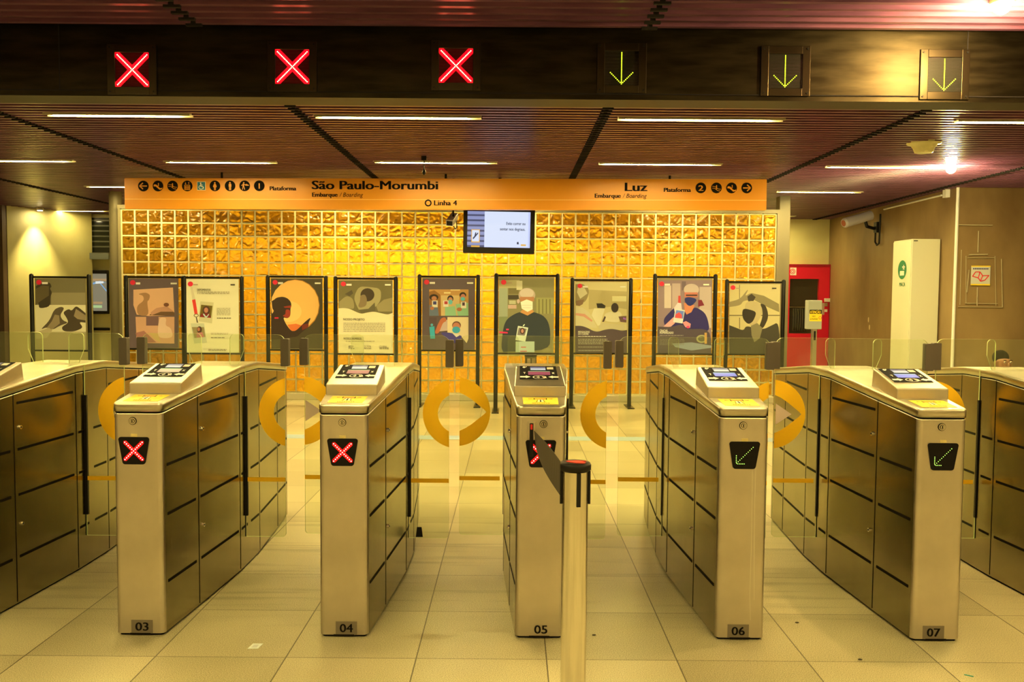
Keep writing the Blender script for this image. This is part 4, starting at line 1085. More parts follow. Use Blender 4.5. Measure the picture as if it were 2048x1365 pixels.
def icon(kind, px, py):
    m = MB(); cx_, cz_ = SX(px), SZ(py); r = 10.6 * sk
    u = r / 10.
    def pl(pts, mt=ORANGE, y=-.0055):
        P = [(cx_ + a * u, cz_ + c * u) for a, c in pts]
        ar = sum(P[i][0] * P[(i + 1) % len(P)][1] - P[(i + 1) % len(P)][0] * P[i][1] for i in range(len(P)))
        if ar < 0: P = P[::-1]
        m.poly([(a, y, c) for a, c in P], mt)
    def ln_(x0, y0, x1, y1, w=1.0, mt=ORANGE):
        d = Vector((x1 - x0, y1 - y0)).normalized(); n_ = Vector((-d.y, d.x)) * w / 2
        pl([(x0 + n_.x, y0 + n_.y), (x1 + n_.x, y1 + n_.y), (x1 - n_.x, y1 - n_.y), (x0 - n_.x, y0 - n_.y)], mt)
    def disc(x, y, rr, mt=ORANGE): pl([(x + rr * math.cos(2 * math.pi * k / 14), y + rr * math.sin(2 * math.pi * k / 14)) for k in range(14)], mt)
    if kind == 'access':
        pl([(-8, -8), (8, -8), (8, 8), (-8, 8)], WHITE, -.003); pl([(-7.3, -7.3), (7.3, -7.3), (7.3, 7.3), (-7.3, 7.3)], TEAL, -.004)
        disc(-1, 5, 1.2, WHITE); ln_(-1, 4, -1, -1, 1.2, WHITE); ln_(-1, -1, 3, -1, 1.2, WHITE); ln_(3, -1, 4.5, -5, 1.2, WHITE); ln_(-1, 1.6, 2.5, 1.6, 1, WHITE)
        for k in range(12):
            a0, a1 = math.radians(110 + 20 * k), math.radians(130 + 20 * k)
            ln_(-.5 + 4 * math.cos(a0), -2.5 + 3.6 * math.sin(a0), -.5 + 4 * math.cos(a1), -2.5 + 3.6 * math.sin(a1), .9, WHITE)
    else:
        m.poly([(cx_ + r * math.cos(-2 * math.pi * k / 32), -.003, cz_ + r * math.sin(-2 * math.pi * k / 32)) for k in range(32)][::-1], INK)
        if kind == 'left' or kind == 'right':
            sg_ = -1 if kind == 'left' else 1
            ln_(sg_ * 6.5, 0, -sg_ * 7, 0, 2.2); ln_(sg_ * 7, 0, sg_ * .6, 5.8, 2.2); ln_(sg_ * 7, 0, sg_ * .6, -5.8, 2.2)
        elif kind == 'down': pl([(-8, 1), (-7, 3), (-3, 2.6), (0, 0), (3, -3.5), (7, -4), (8, -2), (8, -6), (3, -7), (-1, -3.6), (-4, -1), (-8, -.6)]); ln_(1, 0, 1, 4, 1.6); disc(1, 4.6, 1)
        elif kind == 'stair': ln_(-8, 3, -2, 2, .9); ln_(-2, 2, 3, -2, .9); ln_(3, -2, 8, -2.6, .9); ln_(-8, -.5, -3, -1, .9); ln_(-3, -1, 2, -5, .9); ln_(2, -5, 7, -6, .9); ln_(0, -2.5, 0, 3, 1.8); disc(0, 4, 1.1)
        elif kind == 'lift':
            for a_ in ((-5, -7, -5, 1.5), (5, -7, 5, 1.5), (-5, 1.5, 5, 1.5), (-5, -7, 5, -7)): ln_(*a_, .9)
            for q in (-2.8, 0, 2.8): ln_(q, -6, q, -1.6, 1.5); disc(q, -.6, .9)
            ln_(-3, 3, -3, 7, .9); ln_(3, 3, 3, 7, .9); pl([(-4.6, 4.6), (-1.4, 4.6), (-3, 2.4)]); pl([(1.4, 5.4), (4.6, 5.4), (3, 7.6)])
        elif kind == 'woman': disc(0, 5.6, 1.5); pl([(-1.6, 3.8), (1.6, 3.8), (3.6, -1), (2.4, -3), (-2.4, -3), (-3.6, -1)]); ln_(-.9, -2, -.9, -8, 1.5); ln_(.9, -2, .9, -8, 1.5)
        elif kind == 'man': disc(0, 5.6, 1.5); pl([(-2.4, 3.8), (2.4, 3.8), (2.6, -1.5), (-2.6, -1.5)]); ln_(-1.1, -1, -1.1, -8, 1.7); ln_(1.1, -1, 1.1, -8, 1.7)
        elif kind == 'run': disc(-1.6, 5.6, 1.4); ln_(-2.4, 4, -2.4, -1, 3); ln_(-3, -1, -4.2, -7, 1.4); ln_(-1.6, -1, 0, -7, 1.4); ln_(-2, 2.6, -6.4, .5, 1.2); ln_(-1, 3, 2, 1, 1.2); pl([(1.6, 3), (3, 3.8), (8, 1.4), (8, .2), (2, .2)])
        else:
            m.text(kind, cx_, -.005, cz_ - 5.4 * u, 14.5 * u, ORANGE, 'CENTER', bold=.003, fit=None if kind == '1' else 8.6 * u, depth=.0004)
    m.build('icon', sg)
for k_, px in zip(('left', 'down', 'stair', 'lift', 'access', 'woman', 'man', 'run', '1'), (292, 321, 350, 379, 407, 434, 464, 493, 522)): icon(k_, px, 374.5 - (px - 292) * .004)
for k_, px in zip(('2', 'stair', 'down', 'right'), (1398, 1429, 1459, 1489)): icon(k_, px, 376)

# ------------------------------------------------------------ monitor
MY = 11.9
mc = UY(998, 463, MY)
mo = thing('monitor', 'hanging screen with blue picture reading Evite correr ou sentar nos degraus', 'screen', mc)
k = MY / FPX
mo.rotation_euler = (0, .012, 0)
m = MB(); m.prism([(a, 0, c) for a, c in rrect(-71 * k, 71 * k, -44 * k, 44 * k, .01)], (0, .09, 0), BLACK); m.build('casing', mo, .004)
SCW = emi('screen_white', (.70, .78, .98), 1.0); SCB = emi('screen_blue', (.30, .34, .62), .9); SCD = emi('screen_slate', (.10, .11, .22), .8)
SCO = emi('screen_orange', (.9, .5, .08), .9); SCI = emi('screen_ink', (.05, .06, .16), .5); SCE = emi('screen_edge', (.55, .62, .95), 1.0)
m = MB()
def mq(x0, y0, x1, y1, mt, y=-.002): m.poly([((x0 - 998) * k, y, (463 - y1) * k), ((x1 - 998) * k, y, (463 - y1) * k), ((x1 - 998) * k, y, (463 - y0) * k), ((x0 - 998) * k, y, (463 - y0) * k)], mt)
mq(935, 424, 1060, 495, SCE); mq(969, 424, 1056, 494, SCW, -.0025)
for i in range(7): mq(935, 424 + i * 10.2, 969, 430 + i * 10.2, SCB, -.003); mq(935, 430 + i * 10.2, 969, min(495, 434 + i * 10.2), SCD, -.003)
mq(943, 460, 960, 486, SCO, -.0035); mq(944.5, 461.5, 958.5, 484, SCW, -.004); mq(943, 492, 960, 495, SCO, -.004)
def mp_(pts, mt, y): m.poly([((a - 998) * k, y, (463 - b_) * k) for a, b_ in pts], mt)
mp_([(946, 477), (956, 466), (957, 468), (947, 480)], SCI, -.0045); mp_([(949, 474), (951, 466), (953, 466), (952, 474)], SCI, -.0046); mp_([(1034, 484), (1037, 483), (1038, 488), (1034, 488)], SCI, -.0045); mq(1042, 488, 1052, 491, SCO, -.0045)
m.text('Evite correr ou', (1050 - 998) * k, -.0045, (463 - 450) * k, 8.4 * k, SCI, 'RIGHT', bold=.0012, fit=37.5 * k, depth=.0003)
m.text('sentar nos degraus.', (1050 - 998) * k, -.0045, (463 - 461) * k, 8.4 * k, SCI, 'RIGHT', bold=.0012, fit=50 * k, depth=.0003)
m.build('screen', mo)
m = MB(); m.cyl((0, .06, 44 * k - .01), (0, .06, CEIL_Z + .07 - mc[2]), .02, BLACK); m.build('ceiling_pole', mo)

# ------------------------------------------------------------ cameras, sensor, router dome, lamps
CAMW = mat('camera_shell', A(190, 170, 130), .35)
c = UY(902, 440, 11.9); t = thing('security_camera', 'small pale security camera hanging below the orange sign beside the monitor', 'camera', c); k = 11.9 / FPX
m = MB(); 
P0 = [(-9, -14), (4, -16), (9, 6), (10, 12), (-3, 13), (-6, 8)]
m.prism([(-10 * k, 0, -12 * k), (4 * k, 0, -13 * k), (4 * k, 0, -1 * k), (-10 * k, 0, 0)], (.05, .28, .12), CAMW); m.build('camera_body', t, .006)
m = MB(); m.prism([(-9 * k, -.004, -11 * k), (3 * k, -.004, -12 * k), (3 * k, -.004, -3 * k), (-9 * k, -.004, -2 * k)], (0, .003, 0), BLACKG); m.build('lens_window', t)
m = MB(); m.cyl((.02, .15, 0), (.02, .15, CEIL_Z + .07 - c[2]), .014, BLACK); m.tube([(.03, .02, -12 * k), (.06, .0, -18 * k), (.08, .05, -14 * k), (.06, .15, 0)], .006, BLACK); m.build('bracket', t)

c = UZ(848, 313, CEIL_Z); k = c[1] / FPX
t = thing('ceiling_sensor', 'small black sensor hanging on a cable from the slatted ceiling', 'sensor', c)
m = MB(); m.box(-5 * k, 5 * k, -.03, .03, -8 * k, .0, BLACK); m.build('mount', t)
m = MB(); m.cyl((0, 0, -8 * k), (0, 0, -28 * k), .006, BLACK, n=8); m.build('cable', t)
m = MB(); m.ball((0, 0, -31 * k), .020, BLACK, sq=(1, 1, 1.6)); m.build('probe', t)

c = UZ(1848, 287, CEIL_Z); k = c[1] / FPX
t = thing('wireless_router', 'cream wireless access point under the ceiling at right', 'router', c)
m = MB(); m.lathe([(14 * k, -19 * k), (17 * k, -18 * k), (20 * k, -10 * k), (25 * k, -3 * k), (32 * k, -1 * k), (32 * k, 2 * k)], (0, 0, 0), mat('cream_plastic', A(215, 190, 100), .35), 36); m.build('dome', t)

BULB = mat('lamp_glow', (1, .9, .7), .4, emit=(1, .80, .42), estr=60)
def point(name, loc, power, col, r=.06, parent=None):
    d = bpy.data.lights.new(name, 'POINT'); d.energy = power; d.color = col; d.shadow_soft_size = r
    o = bpy.data.objects.new(name, d); C.objects.link(o); o.location = loc
    if parent: o.parent = parent
    return o
def spot(name, loc, target, power, col, ang, blend=.6, r=.04, parent=None):
    d = bpy.data.lights.new(name, 'SPOT'); d.energy = power; d.color = col; d.spot_size = math.radians(ang); d.spot_blend = blend; d.shadow_soft_size = r
    o = bpy.data.objects.new(name, d); C.objects.link(o); o.location = loc
    o.rotation_euler = (Vector(target) - Vector(loc)).to_track_quat('-Z', 'Y').to_euler()
    return o
c = UY(1902, 338, 10.46)
t = thing('globe_lamp', 'bright bare globe lamp hanging just below the ceiling at right', 'lamp', c)
m = MB(); m.ball((0, 0, 0), .055, BULB, 20, 12); m.build('bulb', t)
m = MB(); m.cyl((0, 0, .05), (0, 0, CEIL_Z - c[2] + .05), .02, HOUSE); m.build('socket', t)
point('globe_light', (c[0], c[1], c[2] - .09), 45, TINT, .05)
c = (2.56, 4.70, CEIL_Z)
t = thing('ceiling_spotlight', 'glaring spotlight in the slatted ceiling at the top right corner', 'lamp', c)
m = MB(); m.lathe([(.055, -.02), (.06, -.02), (.06, .05)], (0, 0, 0), HOUSE, 24); m.build('housing', t)
m = MB(); m.ball((0, 0, -.03), .045, BULB, 20, 12); m.build('bulb', t)
point('ceiling_spot_light', (c[0], c[1], c[2] - .12), 32, (1, .66, .22), .05)
# wall washer over the cream wall at far left
PM_ = Vector((pM[0], pM[1] + .5, 0)); PL_ = Vector((pL[0], pL[1], 0)); wd_ = PM_ - PL_
best = min(range(100), key=lambda q: abs(1030 + (PL_ + wd_ * q / 99).x / (PL_ + wd_ * q / 99).y * FPX - 78))
wp = PL_ + wd_ * best / 99; nrm = Vector((wd_.y, -wd_.x, 0)).normalized()
lp = wp + nrm * .20
t = thing('wall_downlight', 'small downlight casting a cone of light on the cream wall at far left', 'lamp', (lp.x, lp.y, CEIL_Z - .02))
m = MB(); m.lathe([(.05, -.03), (.06, -.03), (.06, .04)], (0, 0, 0), HOUSE, 20); m.build('housing', t)
m = MB(); m.cyl((0, 0, -.031), (0, 0, -.034), .04, BULB, n=20); m.build('bulb', t)
for sg2 in (-1, 1):
    tgt = wp + wd_.normalized() * sg2 * .16
    spot('wall_down_light', (lp.x, lp.y, CEIL_Z - .07), (tgt.x, tgt.y, CEIL_Z - 1.5), 26, TINT, 34, .8, .02)
spot('wall_down_wash', (lp.x, lp.y, CEIL_Z - .07), (wp.x, wp.y, CEIL_Z - 2.2), 60, TINT, 64, .8, .02)

# ------------------------------------------------------------ light behind the glass blocks
for (x, z, p) in ((-4.9, 2.2, 45), (-3.0, 2.0, 75), (-1.5, 2.0, 95), (.2, 1.9, 75), (1.6, 1.6, 45), (3.3, 2.2, 60)):
    spot('platform_lamp', (x, 15.2, 3.15), (x, 16.3, 0), p * .95, (1, .8, .38), 130, .8)
wall('wall_behind_blocks', wl - .3, wr + .1, 16.4, 16.5, mat('lit_platform_wall', (.80, .62, .25), .6), CEIL_Z)

# ------------------------------------------------------------ red hose cabinet on the back wall
REDP = mat('red_enamel', A(215, 10, 30), .4)
YC = BACKY - .01
a, b_ = UY(1560, 745, YC), UY(1657, 530, YC)
loc = Vector(((a[0] + b_[0]) / 2, YC, 0))
t = thing('fire_hose_cabinet', 'red fire hose cabinet with dark glass window on the back wall', 'fire hose cabinet', loc)
def rb(mb, px0, px1, py0, py1, dy0, dy1, mt):
    p, q = UY(px0, 600, YC), UY(px1, 600, YC)
    mb.box(p[0] - loc[0], q[0] - loc[0], dy0, dy1, max(0.0, UY(px0, py1, YC)[2]), UY(px0, py0, YC)[2], mt)
m = MB(); rb(m, 1560, 1576, 530, 900, -.10, 0, REDP); rb(m, 1634, 1658, 530, 900, -.10, 0, REDP); rb(m, 1576, 1634, 530, 558, -.10, 0, REDP); rb(m, 1576, 1634, 667, 900, -.10, 0, REDP); rb(m, 1576, 1634, 558, 667, -.015, 0, mat('dark_cavity', (.03, .015, .01), .7))
m.build('body', t)
m = MB(); rb(m, 1570, 1658, 529, 533, -.115, -.10, mat('dark_red_enamel', A(150, 8, 22), .4)); rb(m, 1654.5, 1658, 533, 900, -.115, -.10, mat('dark_red_enamel', A(150, 8, 22), .4)); m.build('door_edge', t)
m = MB(); rb(m, 1576, 1634, 558, 667, -.085, -.080, PANE); m.build('window', t)
m = MB()
x_ = UY(1594, 638, YC)[0] - loc[0]; z_ = UY(1594, 640, YC)[2]
for k in range(7): 
    xx = x_ - .09 + .045 * k
    for r_ in range(24):
        a0, a1 = 2 * math.pi * r_ / 24, 2 * math.pi * (r_ + 1) / 24
        m.cyl((xx, -.045 + .03 * math.cos(a0), z_ + .22 * math.sin(a0)), (xx, -.045 + .03 * math.cos(a1), z_ + .22 * math.sin(a1)), .016, mat('dark_hose', (.05, .045, .035), .5), n=8, caps=False)
m.cyl((x_ - .2, -.05, z_ + .26), (x_ + .22, -.05, z_ + .26), .012, CHROME, n=8)
m.build('hose_reel', t)
m = MB(); rb(m, 1576, 1588, 536, 551, -.106, -.10, mat('pale_sticker', A(240, 210, 150), .5)); 
p = UY(1582, 543.5, YC); 
for (ro, ri) in ((.055, .042), (.03, .018)):
    n = 20
    for k in range(n):
        a0, a1 = 2 * math.pi * k / n, 2 * math.pi * (k + 1) / n
        m.poly([(p[0] - loc[0] + r * math.cos(a), -.1065, p[2] + r * math.sin(a)) for r, a in ((ro, a0), (ro, a1), (ri, a1), (ri, a0))][::-1], REDP)
m.build('hose_sticker', t)
m = MB(); rb(m, 1645, 1657, 597, 604, -.13, -.10, WHITE); rb(m, 1645, 1651, 606, 613, -.13, -.10, CHROME); rb(m, 1646, 1651, 619, 624, -.12, -.10, WHITE); m.build('latch', t)

# warning box on a pole
BYY = 9.6
a, b_ = UY(1616, 659, BYY), UY(1645, 601, BYY)
loc = Vector(((a[0] + b_[0]) / 2, BYY, 0))
t = thing('validator_box', 'grey box on a steel pole with yellow ATENÇÃO label before the red cabinet', 'box', loc)
GB = mat('pale_grey_box', A(165, 155, 105), .4)
h = (b_[0] - a[0]) / 2
m = MB(); m.box(-h, h, 0, .12, a[2], b_[2], GB); m.build('box_body', t, .008)
m = MB(); m.box(h, h + .03, .02, .10, (a[2] + b_[2]) / 2 - .0, b_[2] - .03, mat('tan_side_unit', A(140, 100, 60), .5)); m.build('side_unit', t)
k = BYY / FPX; zz = lambda py: UY(1630, py, BYY)[2]
m = MB(); m.box(-h + .012, h - .006, -.002, 0, zz(643), zz(620), YELLOW); m.box(-h + .012, h - .006, -.003, -.002, zz(628), zz(620), BLACK)
m.text('ATENÇÃO', 0, -.003, zz(627), 7.5 * k, YELLOW, 'CENTER', bold=.0008, fit=21 * k, depth=.0004)
m.text('NÃO', -.015, -.002, zz(634.5), 4.4 * k, INK, 'CENTER', fit=6.5 * k, depth=.0004); m.text('ULTRAPASSE', -.015, -.002, zz(640), 4.2 * k, INK, 'CENTER', fit=15 * k, depth=.0004)
ringpoly(m, h - .022, zz(636), 3 * k, 2.1 * k, RED, -.003)
m.build('warning_label', t)
m = MB(); m.box(-.015, .030, .02, .08, .02, a[2], mat('steel_pole', (.55, .52, .45), .3, 1.0)); m.build('pole', t)
m = MB(); m.box(-.12, .12, -.08, .18, 0, .02, STEEL); m.build('base', t)
m = MB(); m.box(-.004, .016, .012, .021, a[2] - .12, a[2] - .02, BLACK); m.build('pole_slot', t)

# ------------------------------------------------------------ stretcher cabinet (MACA) against right wall
Xa = XR - .42
near = UX(1825, 478, Xa); far = UX(1788, 484, Xa)
loc = Vector((XR - .005, near[1], 0))
MAC = mat('cream_cabinet_paint', A(214, 196, 122), .45)
t = thing('stretcher_cabinet', 'tall cream stretcher cabinet marked MACA on the right wall', 'cabinet', loc)
dpt = XR - .005 - Xa; ln2 = far[1] - near[1]; ztp = near[2]
m = MB(); m.box(-dpt, 0, 0, ln2, 0, ztp, MAC); m.build('body', t, .006)
m = MB(); m.box(-dpt - .012, -dpt, .01, ln2 - .01, .05, ztp - .02, MAC); dr = m.build('door', t, .004)
def onside(px, py):
    p = UX(px, py, Xa - .014); return Vector((Xa - .014 - loc.x, p[1] - loc.y, p[2]))
m = MB(); cc = onside(1804.5, 540); GRN = mat('green_pictogram', A(30, 110, 50), .5)
rz = (onside(1804.5, 521) - onside(1804.5, 559)).z / 2; ry = abs(onside(1796, 540).y - onside(1813, 540).y) / 2
m.poly([(cc.x - .001, cc.y + ry * math.cos(-2 * math.pi * k / 30), cc.z + rz * math.sin(-2 * math.pi * k / 30)) for k in range(30)], GRN)
def sq(py0, py1, y0, y1): 
    m.poly([(cc.x - .003, cc.y + y1, cc.z + py0), (cc.x - .003, cc.y + y0, cc.z + py0), (cc.x - .003, cc.y + y0, cc.z + py1), (cc.x - .003, cc.y + y1, cc.z + py1)], WHITE)
sq(-.6 * rz, -.12 * rz, -.5 * ry, .5 * ry); sq(.02 * rz, .14 * rz, -.55 * ry, -.2 * ry); sq(.2 * rz, .36 * rz, -.66 * ry, -.02 * ry); sq(.08 * rz, .5 * rz, -.42 * ry, -.26 * ry)
tc_ = onside(1804.5, 573)
m.text('MACA', 0, 0, 0, .085, GRN, 'CENTER', bold=.0, fit=ry * 1.35, plane=(Vector((cc.x - .0005, tc_.y, tc_.z)), Vector((0, -1, 0)), Vector((0, 0, 1))))
m.build('stretcher_pictogram', t)
m = MB(); m.box(-dpt + .02, -dpt + .08, -.003, 0, ztp - .035, ztp - .022, INK); m.build('brand_tag', t)

# ------------------------------------------------------------ right wall: security camera, conduit, notice
c = UX(1757, 455, XW(15.0))
t = thing('security_camera', 'large pale bullet security camera on the right concrete wall', 'camera', c)
e0 = Vector(UY(1690, 446, c[1] - .2)) - Vector(c); e1 = Vector(UY(1741, 431, c[1] - .05)) - Vector(c)
m = MB(); m.cyl(e0, e1, .085, CAMW, n=20); m.cyl(e0 + (e0 - e1).normalized() * .03, e0, .07, CAMW, r1=.088, n=20); m.build('camera_body', t)
m = MB(); d_ = (e0 - e1).normalized(); m.cyl(e0 + d_ * .03, e0 + d_ * .034, .055, mat('reddish_lens', (.35, .08, .06), .2), n=18); m.build('lens_window', t)
m = MB(); mid = e0.lerp(e1, .75)
m.tube([tuple(mid), tuple(mid + Vector((.05, .0, -.16))), (-.08, 0, -.02), (-.02, 0, .0)], .028, BLACK, 10); m.box(-.06, 0, -.06, .06, -.09, .09, BLACK); m.build('bracket', t)
lo_ = Vector(UX(1755, 487, XW(15) - .04)) - Vector(c); up_ = Vector(UX(1762, 428, XW(15) - .04)) - Vector(c)
m = MB(); m.tube([(-.03, .05, -.09), (-.04, .03, lo_.z * .9), (-.04, -.05, lo_.z * 1.1), (-.04, -.14, lo_.z), (-.04, -.16, up_.z * .3), (-.04, -.16, up_.z)], .016, BLACK, 8); m.build('cable', t)
PIPE = mat('pale_conduit', A(225, 205, 145), .4)
p0, p1 = Vector(UX(1768, 419, XW(14.8) - .02)), Vector(UX(1883, 391, XW(13.1) - .02))
m = MB(); m.cyl(p0, p1, .014, PIPE, n=10); tag(m.build('wall_conduit'), 'thin pale conduit sloping in view along the top of the right wall', 'conduit')
p2 = Vector(UX(1892, 386, XR - .03)); m = MB(); m.box(XR - .055, XR + .006, p2.y - .05, p2.y + .05, p2.z - .07, p2.z + .06, PIPE); tag(m.build('junction_box'), 'small junction box at the right end of the thin wall conduit', 'junction box')
px_ = UY(1912, 500, 12.58)[0]
m = MB(); m.cyl((px_, 12.58, 0), (px_, 12.58, CEIL_Z + .05), .022, PIPE, n=14); tag(m.build('wall_pipe'), 'vertical white pipe at the corner of the concrete wall', 'pipe')

WYF = 12.60
a, b_ = UY(1941, 571, WYF), UY(1981, 532, WYF); loc = Vector(((a[0] + b_[0]) / 2, WYF, (a[2] + b_[2]) / 2))
t = thing('wall_notice', 'small white notice with a red map emblem on the concrete wall at right', 'notice', loc)
h, v = (b_[0] - a[0]) / 2, (b_[2] - a[2]) / 2
m = MB(); m.box(-h, h, -.004, -.001, -v, v, pcol((205, 190, 130))); m.box(-h, h, -.006, -.004, -v, -v + .02, YELLOW); m.box(-h, h, -.006, -.004, v - .015, v, YELLOW); m.build('sheet', t)
m = MB(); out = [(-.85, -.05), (-.55, .40), (-.1, .40), (.2, .02), (.85, .05), (.45, -.42), (.0, -.55), (-.25, -.20)]
for (p, q) in zip(out, out[1:] + out[:1]):
    m.cyl((p[0] * h, -.007, p[1] * v - .005), (q[0] * h, -.007, q[1] * v - .005), .006, RED, n=6)
m.cyl((-.25 * h, -.007, -.2 * v), (-.1 * h, -.007, .35 * v), .006, RED, n=6); m.cyl((0, -.007, -.5 * v), (.2 * h, -.007, 0), .006, RED, n=6)
m.build('map_emblem', t)
m = MB()
for q in range(9): m.box(-h * .8 + q * h * .18, -h * .8 + q * h * .18 + h * .13, -.006, -.004, v * .62, v * .76, pcol((60, 60, 80)))
m.build('small_print', t)
# old chalky outline left around the notice
CH = pcol((176, 150, 84)); m = MB()
def wl_(p, q, w=1.2):
    a, b_ = Vector(UY(*p, WYF)), Vector(UY(*q, WYF)); m.cyl(a, b_, w * .006, CH, n=5)
for p, q in (((1923, 500), (1920, 610)), ((1932, 512), (1932, 608)), ((1990, 512), (1992, 612)), ((2003, 518), (2005, 614)), ((1916, 614), (2005, 615)), ((1935, 516), (1990, 516)), ((1938, 510), (1975, 509)), ((1930, 607), (1995, 608)), ((1955, 575), (1954, 612)), ((1957, 462), (1956, 505)), ((1938, 540), (1934, 585)), ((1915, 450), (1985, 451))): wl_(p, q, random.uniform(.8, 1.8))
tag(m.build('plaster_marks'), 'pale glue lines on the concrete wall around the small notice', 'wall marks')
# light scars on the brown wall
m = MB()
for px, py in ((1737, 640), (1752, 643), (1739, 655)):
    p = UX(px, py, XW(15.6) - .002); m.ball(p, .03, pcol((215, 180, 100)), 8, 5, sq=(.05, 1, 1.6))
tag(m.build('wall_chips'), 'three pale chips on the brown concrete wall beside the cream cabinet', 'wall marks')

# steel stand behind turnstile 05
YT = 8.3; a, b_ = UY(1050, 735, YT), UY(1073, 711, YT)
t = thing('steel_bollard', 'short steel bollard standing behind turnstile 05', 'bollard', ((a[0] + b_[0]) / 2, YT, 0)); h = (b_[0] - a[0]) / 2
m = MB(); m.box(-h, h, 0, .16, .0, b_[2] - .012, mat('olive_steel', (.16, .15, .09), .35, .8)); m.build('body', t, .006)
m = MB(); m.box(-h - .004, h + .004, -.006, .166, b_[2] - .012, b_[2], BLACK); m.build('lid', t, .003)
m = MB(); m.box(-h * .62, -h * .08, -.006, 0, .1, b_[2] - .03, CHROME); m.build('bright_panel', t)
m = MB(); m.box(h * .22, h * .78, -.006, 0, .1, b_[2] - .03, CHROME); m.build('bright_panel', t)

# ------------------------------------------------------------ floor: blue guide line, litter
LB = mat('pale_blue_floor_tape', (.34, .45, .55), .5)
ya, yb = UZ(1080, 881, 0)[1], UZ(1080, 873.5, 0)[1]
m = MB(); m.box(-3.9, 5.0, ya, yb, 0, .002, LB); tag(m.build('floor_tape'), 'pale blue guide tape across the floor behind the gates', 'floor tape')
m = MB(); p = UZ(510, 1294, 0); m.prism([(p[0] - .026, p[1] - .03, .001), (p[0] + .022, p[1] - .028, .001), (p[0] + .03, p[1] + .03, .001), (p[0] - .018, p[1] + .03, .001)], (0, 0, .002), pcol((236, 222, 160)))
for q in range(3): m.box(p[0] - .012 + q * .001, p[0] + .014, p[1] - .016 + q * .012, p[1] - .013 + q * .012, .003, .0035, pcol((180, 160, 120)))
tag(m.build('paper_scrap'), 'small white paper scrap on the floor between turnstiles 03 and 04', 'paper scrap')
m = MB(); p = UZ(1937, 1353, 0); m.prism([(p[0] - .016, p[1] + .008, .001), (p[0] - .010, p[1] + .012, .001), (p[0] + .02, p[1] - .006, .001), (p[0] + .014, p[1] - .012, .001)], (0, 0, .002), pcol((60, 150, 100)))
tag(m.build('green_scrap'), 'tiny green scrap on the floor at the lower right corner', 'litter')
for (px, py, lab) in ((1720, 1321, 'tiny dark crumb on the floor in front of turnstiles 06 and 07'), (1594, 1247, 'tiny dark crumb on the floor between turnstiles 06 and 07'), (1188, 1272, 'small dark curl on the floor right of the barrier post')):
    m = MB(); p = UZ(px, py, 0); m.ball((p[0], p[1], .003), .009, mat('dark_crumb', (.06, .05, .03), .8), 8, 5, sq=(1.2, .6, .4)); tag(m.build('floor_crumb'), lab, 'litter')

# ------------------------------------------------------------ seated person behind the turnstiles at right
SKIN = mat('brown_skin', A(150, 95, 45), .5); HAIR = mat('dark_hair', (.012, .008, .005), .9, 0, .05); SHIRT = mat('dark_blue_shirt', (.03, .035, .06), .8); TROU = mat('dark_trousers', (.02, .02, .022), .8)
hp = UY(2006, 723, 9.0)
t = thing('person', 'seated person with short dark hair, head just above the right turnstile', 'person', (hp[0], 9.0, 0))
HZ = hp[2] - .01
def skinned(name, parent, verts, edges, radii, mt, root=0):
    me = bpy.data.meshes.new(name); me.from_pydata(verts, edges, []); ob = bpy.data.objects.new(name, me); C.objects.link(ob); ob.parent = parent
    s_ = ob.modifiers.new('skin', 'SKIN'); 
    for i, r in enumerate(radii):
        me.skin_vertices[0].data[i].radius = r if isinstance(r, tuple) else (r, r)
    me.skin_vertices[0].data[root].use_root = True
    ss = ob.modifiers.new('sub', 'SUBSURF'); ss.levels = 2; ss.render_levels = 2
    me.materials.append(mt)
    return ob
def mk_skin(name, parent, verts, edges, radii, mt):
    me = bpy.data.meshes.new(name); me.from_pydata(verts, edges, [])
    ob = bpy.data.objects.new(name, me); C.objects.link(ob); ob.parent = parent
    ob.modifiers.new('skin', 'SKIN')
    if not me.skin_vertices:
        bpy.context.view_layer.objects.active = ob
        bpy.ops.mesh.customdata_skin_add()
    for i, r in enumerate(radii): me.skin_vertices[0].data[i].radius = r if isinstance(r, tuple) else (r, r)
    me.skin_vertices[0].data[0].use_root = True
    ss = ob.modifiers.new('sub', 'SUBSURF'); ss.levels = 2; ss.render_levels = 2
    me.materials.append(mt); return ob
hz = HZ
V = [(0, .06, .42), (0, .05, .60), (0, .03, .78), (0, .02, hz - .19), (0, 0, hz - .11), (0, -.01, hz - .02), (0, -.01, hz + .05),
     (-.16, .02, hz - .24), (-.22, .0, hz - .45), (-.16, -.20, .56), (-.14, -.30, .55), (.16, .02, hz - .24), (.22, .0, hz - .45), (.16, -.20, .56), (.14, -.30, .55),
     (-.10, -.05, .43), (-.13, -.42, .45), (-.13, -.42, .10), (-.13, -.52, .05), (.10, -.05, .43), (.13, -.42, .45), (.13, -.42, .10), (.13, -.52, .05)]
Eg = [(0, 1), (1, 2), (2, 3), (3, 4), (4, 5), (5, 6), (3, 7), (7, 8), (8, 9), (9, 10), (3, 11), (11, 12), (12, 13), (13, 14), (0, 15), (15, 16), (16, 17), (17, 18), (0, 19), (19, 20), (20, 21), (21, 22)]
Rd = [(.15, .11), (.14, .10), (.16, .11), (.12, .09), .055, (.078, .092), (.074, .088), .055, .045, .035, .03, .055, .045, .035, .03, .08, .06, .045, .035, .08, .06, .045, .035]
body = mk_skin('body', t, V, Eg, Rd, SKIN)
m = MB(); m.ball((0, .048, hz + .045), .082, HAIR, 20, 12, sq=(.95, 1.0, .95)); m.build('hair', t)
m = MB()
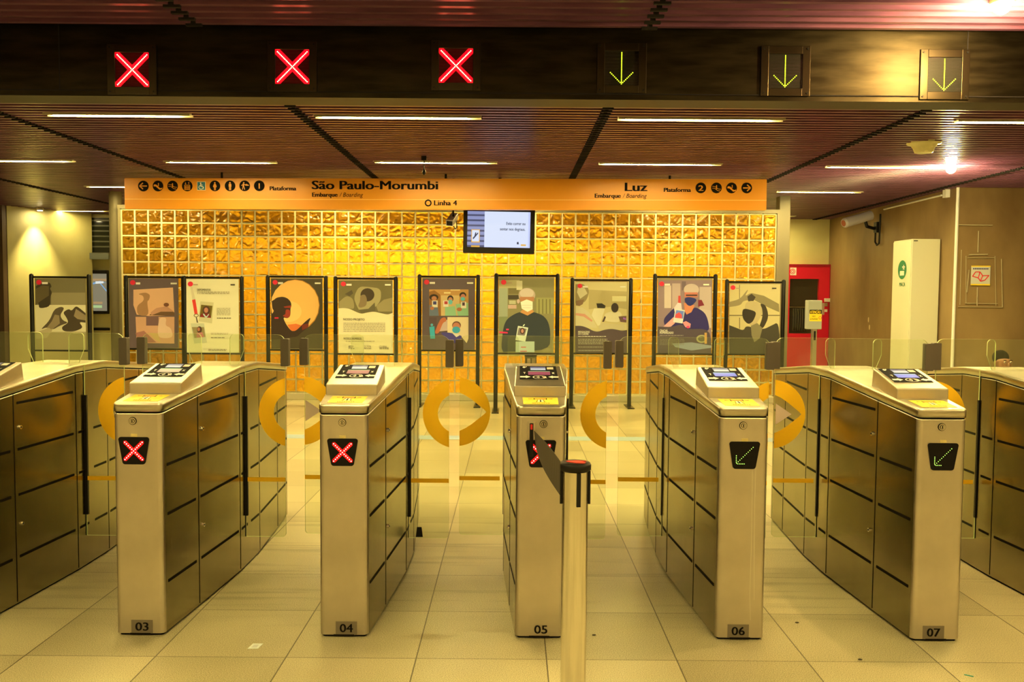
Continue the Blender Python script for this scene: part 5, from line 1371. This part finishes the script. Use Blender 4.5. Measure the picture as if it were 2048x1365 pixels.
for sx in (-1, 1):
    m.ball((sx * .030, -.088, hz + .005), .010, mat('eye_white', (.7, .65, .55), .3), 8, 6); m.ball((sx * .030, -.096, hz + .005), .005, BLACK, 8, 6)
    m.ball((sx * .030, -.092, hz + .026), .018, HAIR, 8, 5, sq=(1.1, .4, .22)); m.ball((sx * .083, .0, hz - .01), .022, SKIN, 10, 6, sq=(.4, .8, 1.2))
m.ball((0, -.102, hz - .022), .016, SKIN, 10, 6, sq=(.8, .9, 1.5)); m.ball((0, -.09, hz - .055), .020, mat('lip', (.25, .08, .06), .5), 10, 6, sq=(1, .4, .3))
m.build('face', t)
V2 = [(0, .06, .44), (0, .05, .60), (0, .03, .78), (0, .02, hz - .20), (0, .01, hz - .13), (-.16, .02, hz - .24), (-.22, .0, hz - .45), (-.17, -.15, .56), (.16, .02, hz - .24), (.22, .0, hz - .45), (.17, -.15, .56)]
mk_skin('shirt', t, V2, [(0, 1), (1, 2), (2, 3), (3, 4), (3, 5), (5, 6), (6, 7), (3, 8), (8, 9), (9, 10)], [(.165, .125), (.155, .115), (.175, .125), (.135, .105), .065, .068, .058, .048, .068, .058, .048], SHIRT)
V3 = [(0, .06, .43), (-.10, -.05, .43), (-.13, -.42, .45), (-.13, -.42, .12), (.10, -.05, .43), (.13, -.42, .45), (.13, -.42, .12)]
mk_skin('trousers', t, V3, [(0, 1), (1, 2), (2, 3), (0, 4), (4, 5), (5, 6)], [(.16, .12), .095, .075, .06, .095, .075, .06], TROU)
ch = thing('chair', 'plain black chair under the seated person, behind the right turnstile', 'chair', (hp[0], 9.0, 0))
m = MB(); m.box(-.23, .23, -.20, .22, .27, .30, BLACK); m.build('seat', ch, .01)
m = MB(); m.box(-.21, .21, .24, .27, .45, .82, BLACK); m.build('backrest', ch, .01)
for sx in (-1, 1):
    m = MB(); m.cyl((sx * .2, -.19, 0), (sx * .2, -.19, .27), .014, CHROME); m.build('leg', ch)
    m = MB(); m.cyl((sx * .2, .255, 0), (sx * .2, .255, .75), .014, CHROME); m.build('leg', ch)
